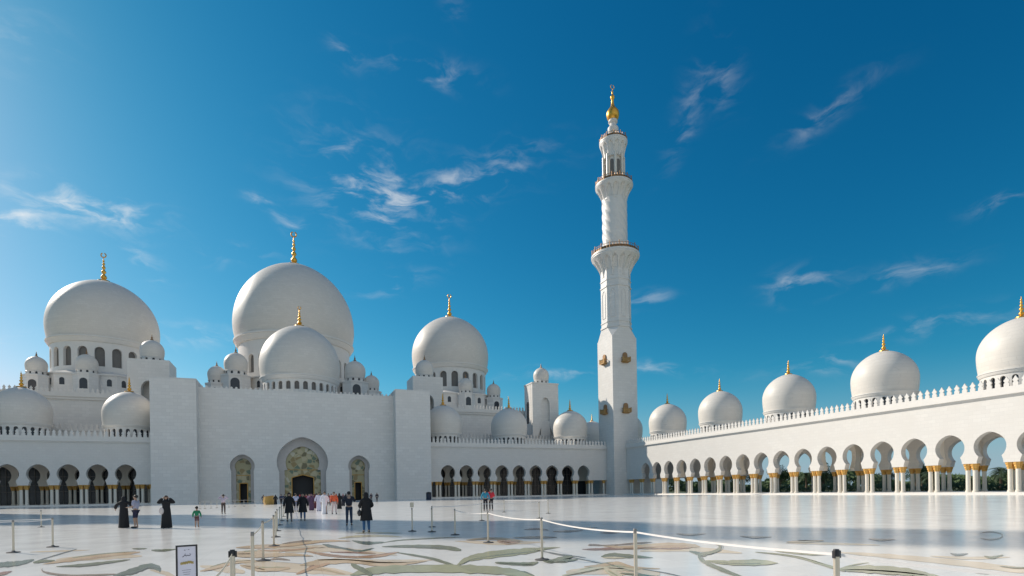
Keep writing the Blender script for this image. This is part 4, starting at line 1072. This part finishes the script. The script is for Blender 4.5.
# ------------------------------------------------------------------ framed sign on a stand
p = (-3.72, 8.85)
t = thing('sign_stand', 'white notice in a black frame on a floor stand, bottom left of the courtyard', 'sign', (*p, 0), radians(14))
bm = NB(); w = .132
for a_ in ((-w, -w+.022, .34, .90), (w-.022, w, .34, .90)): box(bm, a_[0], a_[1], -.012, .012, a_[2], a_[3])
box(bm, -w+.022, w-.022, -.012, .012, .878, .90); box(bm, -w+.022, w-.022, -.012, .012, .34, .362)
obj('frame', bm, M['black'], t)
bm = NB(); box(bm, -w+.022, w-.022, -.006, .006, .362, .878); pn = obj('notice_sheet', bm, simple('notice_paper', (.72,.70,.78), .35), t)
def stroke(bm, pts, r):
    for a_, b_ in zip(pts, pts[1:]): tube(bm, (a_[0], -.0066, a_[1]), (b_[0], -.0066, b_[1]), r, 5)
bm = NB()
stroke(bm, [(-.03,.825),(-.022,.835),(-.018,.822)], .003); stroke(bm, [(.015,.832),(.024,.838),(.034,.83)], .003); stroke(bm, [(.0,.838),(.004,.842)], .002)
stroke(bm, [(-.045,.742),(-.03,.75),(-.02,.768),(-.012,.75),(0,.748),(.012,.757),(.022,.749),(.036,.752),(.05,.765)], .0045); stroke(bm, [(-.04,.742),(-.052,.733)], .004)
stroke(bm, [(-.02,.778),(-.014,.782)], .003); stroke(bm, [(.034,.778),(.044,.775)], .003)
for k in range(3): stroke(bm, [(-.06+.01*k,.55-.03*k),(.05-.008*k,.553-.03*k)], .0022)
obj('lettering', bm, simple('grey_ink', (.10,.10,.13), .6), pn)['kind'] = 'stuff'
bm = NB()
g = [(-.075,.645),(-.06,.66),(-.05,.648),(-.035,.664),(-.022,.65),(-.008,.668),(.008,.655),(.02,.674),(.034,.658),(.046,.672),(.058,.655),(.07,.662),(.078,.65)]
stroke(bm, g, .0085); stroke(bm, [(x, z-.016) for x, z in g], .0075)
obj('gilt_calligraphy', bm, simple('ochre_ink', (.45,.33,.10), .5), pn)
bm = NB(); tube(bm, (0,.02,0.02), (0,.02,.5), .014); box(bm, -.15, .15, -.12, .16, 0, .018); obj('stand', bm, M['black'], t)

# gold box, bin
c = gp(269.5, 504.6)
t = thing('collection_box', 'gold faceted box standing left of the great portal', 'box', (*c, 0), radians(20))
bm = NB()
prism(bm, [(-.75,0),(-.95,.5),(-.8,1.35),(.55,1.5),(.75,.6),(.6,0)], lambda s, d, z: (s, d, z), -.5, .5)
o = obj('body', bm, simple('gold_lacquer', (.50,.31,.09), .4, .3), t)
bm = NB(); prism(bm, [(-.82,1.36),(.57,1.51),(.57,1.56),(-.82,1.41)], lambda s, d, z: (s, d, z), -.54, .54); obj('lid', bm, simple('gold_lid', (.35,.22,.07), .4, .3), t)
bm = NB(); box(bm, -.62, .5, -.4, .4, -.001, .04); 
obj('foot', bm, M['black'], t)
c = gp(428.8, 499.8)
t = thing('litter_bin', 'dark upright litter bin at the foot of the right pylon', 'bin', (*c, 0))
bm = NB(); lathe(bm, [(.55,0),(.6,.1),(.6,1.35),(.5,1.4)], 0, 0, 24); obj('body', bm, simple('bin_navy', (.02,.025,.05), .4), t, True, 35)
bm = NB(); lathe(bm, [(.62,1.4),(.62,1.5),(.45,1.72),(.12,1.8)], 0, 0, 24); obj('lid', bm, M['black'], t, True, 35)

# ------------------------------------------------------------------ planting beyond the arcade
LEAF = [simple('leaf_green', c, .7, var=.35, vscale=1.3) for c in ((.035,.075,.022),(.06,.10,.03),(.05,.085,.04))]
BARK = simple('bark', (.16,.11,.075), .9, var=.3, vscale=4)
rnd = random.Random(3)
def palm(x, y, h, label):
    t = thing('palm_tree', label, 'palm', (x, y, -.15), rnd.uniform(0,6), 'palms beyond the side arcade')
    bm = NB(); lathe(bm, [(.34,0)]+[(.24+.03*(i%2)-.004*i, h*(.04+.96*i/16)) for i in range(17)], 0, 0, 10); obj('trunk', bm, BARK, t, True)
    bm = NB()
    for k in range(44):
        a_ = rnd.uniform(0, 2*pi); el = rnd.uniform(-.5, 1.25); L = rnd.uniform(2.0, 2.9)
        u = Vector((cos(a_), sin(a_), 0)); pts = []
        for i in range(8):
            s = i/7; pts.append(Vector((0,0,h))+u*(L*s*cos(el*(1-s*.5)))+Vector((0,0,L*(sin(el)*s-.75*s*s))))
        side = Vector((-u.y, u.x, 0))
        for i in range(7):
            for j in range(3):
                f = (j+.5)/3; c = pts[i]*(1-f)+pts[i+1]*f; ll = .55*sin(pi*min(1,.15+(i+f)/7*.85))+.08; dd = (pts[i+1]-pts[i]).normalized()
                for s in (-1, 1):
                    tip = c+side*s*ll+dd*ll*.6-Vector((0,0,.25*ll)); 
                    bm.faces.new([bm.verts.new(c), bm.verts.new(c+dd*.09), bm.verts.new(tip)])
    obj('crown', bm, LEAF[2], t)
def tree(x, y, h, r, label):
    t = thing('broadleaf_tree', label, 'tree', (x, y, -.15), rnd.uniform(0,6), 'trees beyond the side arcade')
    bm = NB(); tube(bm, (0,0,0), (0,0,h*.5), .22, 8, .14)
    cl = []
    for k in range(7):
        a_ = k*.9+rnd.random(); e = Vector((cos(a_)*r*.6, sin(a_)*r*.6, h*rnd.uniform(.55,.9))); tube(bm, (0,0,h*rnd.uniform(.3,.48)), e, .09, 6, .03); cl.append(e)
    cl.append(Vector((0,0,h*.9)))
    obj('trunk', bm, BARK, t, True)
    bm = NB()
    for c in cl:
        for q in range(260):
            d = Vector((rnd.gauss(0,1), rnd.gauss(0,1), rnd.gauss(0,.8))).normalized()*r*.5*rnd.uniform(.35,1)**.6
            p_ = c+d; s = rnd.uniform(.09,.19); a1 = Vector((rnd.gauss(0,1), rnd.gauss(0,1), rnd.gauss(0,1))).normalized(); a2 = a1.orthogonal().normalized()
            bm.faces.new([bm.verts.new(p_+a1*s), bm.verts.new(p_+a2*s*.7), bm.verts.new(p_-a1*s), bm.verts.new(p_-a2*s*.7)])
    obj('crown', bm, LEAF[rnd.randrange(2)], t)
k = 0
W4 = ['slender','tall','low','bushy','leaning','dense','airy','stout','narrow','spreading','short','full']
for y in (30,37,44,52,58,66,73,82,90,98,106,114):
    palm(118+rnd.uniform(-3,14), y+rnd.uniform(-2,2), rnd.uniform(3.2,5.2), f'{W4[k]} palm seen through the right arcade, number {["one","two","three","four","five","six","seven","eight","nine","ten","eleven","twelve"][k]} from the right'); k += 1
k = 0
for y, x, h in ((40,150,5),(63,142,5.5),(84,135,6),(104,126,7.5),(112,120,7.2),(122,117,7.5),(130,122,7),(96,150,7),(52,160,5.5)):
    tree(x, y, h, h*.42, f'{W4[-k-1]} dark green tree beyond the right arcade, {["at its open middle bays","behind the palms","near its far third","beside the far bays","close to its outer wall","closest to the minaret","at the far corner","in the distance","far behind the hedge"][k]}'); k += 1
bm = NB()
for i in range(30000):
    x = 112+rnd.uniform(0,2.4); y = rnd.uniform(5, 140); hh = 1.7+.35*sin(y*.5)+.25*sin(y*1.7+1)
    z = rnd.uniform(0, hh); s = rnd.uniform(.1,.2)
    p_ = Vector((x,y,z)); a1 = Vector((rnd.gauss(0,1), rnd.gauss(0,1), rnd.gauss(0,1))).normalized(); a2 = a1.orthogonal().normalized()
    bm.faces.new([bm.verts.new(p_+a1*s), bm.verts.new(p_+a2*s*.7), bm.verts.new(p_-a1*s), bm.verts.new(p_-a2*s*.7)])
h = obj('hedge', bm, LEAF[0]); h['kind'] = 'stuff'; tag(h, 'long clipped dark green hedge beyond the open right arcade', 'hedge')
bm = NB()
for i in range(42000):
    a_ = rnd.uniform(radians(-25), radians(100)); d = rnd.uniform(330, 390); x = d*sin(a_); y = d*cos(a_)
    hh = 7+3.0*sin(a_*23)+2.0*sin(a_*61+1); z = rnd.uniform(0, 1)**.7*hh; s = rnd.uniform(.8,1.6)
    p_ = Vector((x,y,z)); a1 = Vector((rnd.gauss(0,1), rnd.gauss(0,1), rnd.gauss(0,1))).normalized(); a2 = a1.orthogonal().normalized()
    bm.faces.new([bm.verts.new(p_+a1*s), bm.verts.new(p_+a2*s*.7), bm.verts.new(p_-a1*s), bm.verts.new(p_-a2*s*.7)])
h = obj('distant_trees', bm, LEAF[1]); h['kind'] = 'stuff'; tag(h, 'far-off belt of trees on the horizon beyond the arcade', 'trees')

# ------------------------------------------------------------------ sun, sky and clouds
EL, AZ = 31.0, -38.3          # azimuth clockwise from +Y
sd = Vector((sin(radians(AZ))*cos(radians(EL)), cos(radians(AZ))*cos(radians(EL)), sin(radians(EL))))
ld = bpy.data.lights.new('sun', 'SUN'); ld.energy = 4.9; ld.angle = radians(.53); ld.color = (1, .905, .785)
lo = bpy.data.objects.new('sun', ld); COL.objects.link(lo); lo.rotation_euler = sd.to_track_quat('Z', 'Y').to_euler(); lo.location = (-200,250,170)
w = bpy.data.worlds.new('World'); SC.world = w; w.use_nodes = True
nt = w.node_tree; bg = nt.nodes['Background']
sky = N(nt, 'ShaderNodeTexSky', sky_type='NISHITA'); sky.sun_disc = False
sky.sun_elevation = radians(EL); sky.sun_rotation = radians(AZ)
sky.air_density = 1.0; sky.dust_density = .35; sky.ozone_density = 3.0; sky.altitude = 0
tc = N(nt, 'ShaderNodeTexCoord').outputs['Generated']
sp = N(nt, 'ShaderNodeSeparateColor'); nt.links.new(sky.outputs[0], sp.inputs[0])
cbn = N(nt, 'ShaderNodeCombineColor')
for i_, (gain, ref, pw) in enumerate(GRADE):
    d1 = N(nt, 'ShaderNodeMath', operation='DIVIDE'); nt.links.new(sp.outputs[i_], d1.inputs[0]); d1.inputs[1].default_value = ref
    d2 = N(nt, 'ShaderNodeMath', operation='POWER'); nt.links.new(d1.outputs[0], d2.inputs[0]); d2.inputs[1].default_value = pw
    d3 = N(nt, 'ShaderNodeMath', operation='MULTIPLY'); nt.links.new(d2.outputs[0], d3.inputs[0]); d3.inputs[1].default_value = gain
    nt.links.new(d3.outputs[0], cbn.inputs[i_])
sz = N(nt, 'ShaderNodeSeparateXYZ'); nt.links.new(tc, sz.inputs[0])
hz = N(nt, 'ShaderNodeMapRange', interpolation_type='SMOOTHSTEP'); nt.links.new(sz.outputs[2], hz.inputs[0]); hz.inputs[1].default_value = .20; hz.inputs[2].default_value = -.02; hz.inputs[3].default_value = 0; hz.inputs[4].default_value = .8
skyc = mix(nt, hz.outputs[0], cbn.outputs[0], (3.0, 4.3, 5.6))
def vm(op, a, b):
    n = N(nt, 'ShaderNodeVectorMath', operation=op); nt.links.new(a, n.inputs[0])
    if isinstance(b, (tuple, Vector)): n.inputs[1].default_value = tuple(b)
    else: nt.links.new(b, n.inputs[1])
    return n
def ma(op, a, b=None, c=None):
    n = N(nt, 'ShaderNodeMath', operation=op)
    for i, v in enumerate((a, b, c)):
        if v is None: continue
        if isinstance(v, (int, float)): n.inputs[i].default_value = v
        else: nt.links.new(v, n.inputs[i])
    return n.outputs[0]
# warped direction for ragged cloud edges
wn = N(nt, 'ShaderNodeTexNoise'); wn.inputs['Scale'].default_value = 9; wn.inputs['Detail'].default_value = 5; nt.links.new(tc, wn.inputs['Vector'])
wsub = vm('SUBTRACT', wn.outputs['Color'], (.5,.5,.5)); wsc = vm('SCALE', wsub.outputs[0], (0,0,0)); wsc.inputs['Scale'].default_value = .055
wd = vm('ADD', tc, wsc.outputs[0]).outputs[0]
CL = [  # x, y, half length, half height, tilt (deg, + = right end lower), strength
 (88,208,66,18,14,1.15),(12,220,36,17,8,1.1),(145,262,26,13,42,.6),(228,256,42,9,-2,.42),(262,203,20,7,22,.5),(292,222,18,9,15,.45),
 (200,334,42,12,-4,.5),(345,58,20,13,10,.35),(428,74,52,13,12,.42),(372,192,70,48,30,.75),(475,180,80,20,-18,.6),(396,286,36,10,-10,.45),
 (684,112,14,58,8,.22),(722,76,18,30,-25,.28),(826,116,50,12,-34,.30),(800,283,32,14,-8,.55),(906,273,48,12,-14,.30),(1008,205,36,10,-12,.38),
 (640,300,26,9,-6,.45),(556,374,75,6,-2,.45),(655,370,50,8,0,.35),(945,322,70,12,-12,.3),(15,45,50,30,0,.25),(455,15,12,14,0,.2),(5,340,40,12,0,.3),(820,370,60,12,-8,.3),(150,330,60,14,5,.25)]
tot = None; stk = None
for x, y, wl, hh, tl, st in CL:
    n = Vector(ray(x, y)).normalized(); tl_ = radians(tl)
    e1 = (Vector(ray(x+5*cos(tl_), y+5*sin(tl_))).normalized()-n); e1 = (e1-n*e1.dot(n)).normalized(); e2 = n.cross(e1)
    sc1 = F/sqrt(1+((x-512)/F)**2+((y-491)/F)**2)**1.0
    sc = 1/(Vector(ray(x, y)).length*F)
    da = ma('DIVIDE', vm('DOT_PRODUCT', wd, e1).outputs['Value'], wl*sc); db = ma('DIVIDE', vm('DOT_PRODUCT', wd, e2).outputs['Value'], hh*sc)
    dn = vm('DOT_PRODUCT', wd, n).outputs['Value']
    r2 = ma('ADD', ma('MULTIPLY', da, da), ma('MULTIPLY', db, db))
    g_ = ma('MULTIPLY', ma('EXPONENT', ma('MULTIPLY', r2, -1.7)), ma('GREATER_THAN', dn, .5))
    g_ = ma('MULTIPLY', g_, st)
    # streaks along the cloud
    sx = ma('MULTIPLY', g_, 1)
    tot = g_ if tot is None else ma('ADD', tot, g_)
    cv = N(nt, 'ShaderNodeCombineXYZ'); nt.links.new(ma('MULTIPLY', vm('DOT_PRODUCT', wd, e1).outputs['Value'], 1), cv.inputs[0])
sc_ = vm('MULTIPLY', wd, (3.0, 3.0, 9.0))
n1 = N(nt, 'ShaderNodeTexNoise'); n1.inputs['Scale'].default_value = 5.5; n1.inputs['Detail'].default_value = 9; n1.inputs['Roughness'].default_value = .56; n1.inputs['Distortion'].default_value = .45; nt.links.new(sc_.outputs[0], n1.inputs['Vector'])
n2 = N(nt, 'ShaderNodeTexNoise'); n2.inputs['Scale'].default_value = 2.2; n2.inputs['Detail'].default_value = 3; nt.links.new(sc_.outputs[0], n2.inputs['Vector'])
mr = N(nt, 'ShaderNodeMapRange', interpolation_type='SMOOTHSTEP'); nt.links.new(n1.outputs['Fac'], mr.inputs[0]); mr.inputs[1].default_value = .44; mr.inputs[2].default_value = .86
f = ma('MULTIPLY', ma('MULTIPLY', tot, mr.outputs[0]), 1.6)
f = ma('MULTIPLY', f, .62)
# bright fill added to the unseen sky behind the camera, lifts the shaded facade
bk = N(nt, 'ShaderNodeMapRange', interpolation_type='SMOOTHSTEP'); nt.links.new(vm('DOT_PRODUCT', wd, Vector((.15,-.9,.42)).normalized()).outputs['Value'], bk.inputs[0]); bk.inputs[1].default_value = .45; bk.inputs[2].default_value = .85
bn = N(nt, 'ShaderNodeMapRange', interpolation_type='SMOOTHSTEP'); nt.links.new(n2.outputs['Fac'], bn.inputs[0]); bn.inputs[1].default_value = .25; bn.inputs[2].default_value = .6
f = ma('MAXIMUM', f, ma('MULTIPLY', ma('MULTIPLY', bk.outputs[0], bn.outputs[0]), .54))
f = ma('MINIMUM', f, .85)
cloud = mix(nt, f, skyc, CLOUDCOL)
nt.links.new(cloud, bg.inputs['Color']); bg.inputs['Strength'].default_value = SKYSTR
w.cycles.sampling_method = 'MANUAL'; w.cycles.sample_map_resolution = 512

# ------------------------------------------------------------------ camera
cd = bpy.data.cameras.new('camera'); cam = bpy.data.objects.new('camera', cd); COL.objects.link(cam)
cd.sensor_width = 36; cd.lens = 36*F/1024; cd.shift_y = (Y0-288)/1024; cd.shift_x = 0; cd.clip_end = 4000; cd.clip_start = .1
cam.matrix_world = Matrix.Translation((CX, 0, H)) @ Matrix.Rotation(-_a, 4, 'Z') @ Matrix.Rotation(pi/2, 4, 'X') @ Matrix.Rotation(-ROLL, 4, 'Z')
SC.camera = cam
SC.view_settings.view_transform = 'Standard'; SC.view_settings.look = 'None'; SC.view_settings.gamma = 1; SC.view_settings.use_curve_mapping = False
SC.view_settings.exposure = EXPO
SC.cycles.max_bounces = 8; SC.cycles.diffuse_bounces = 4; SC.cycles.glossy_bounces = 4; SC.cycles.use_denoising = True
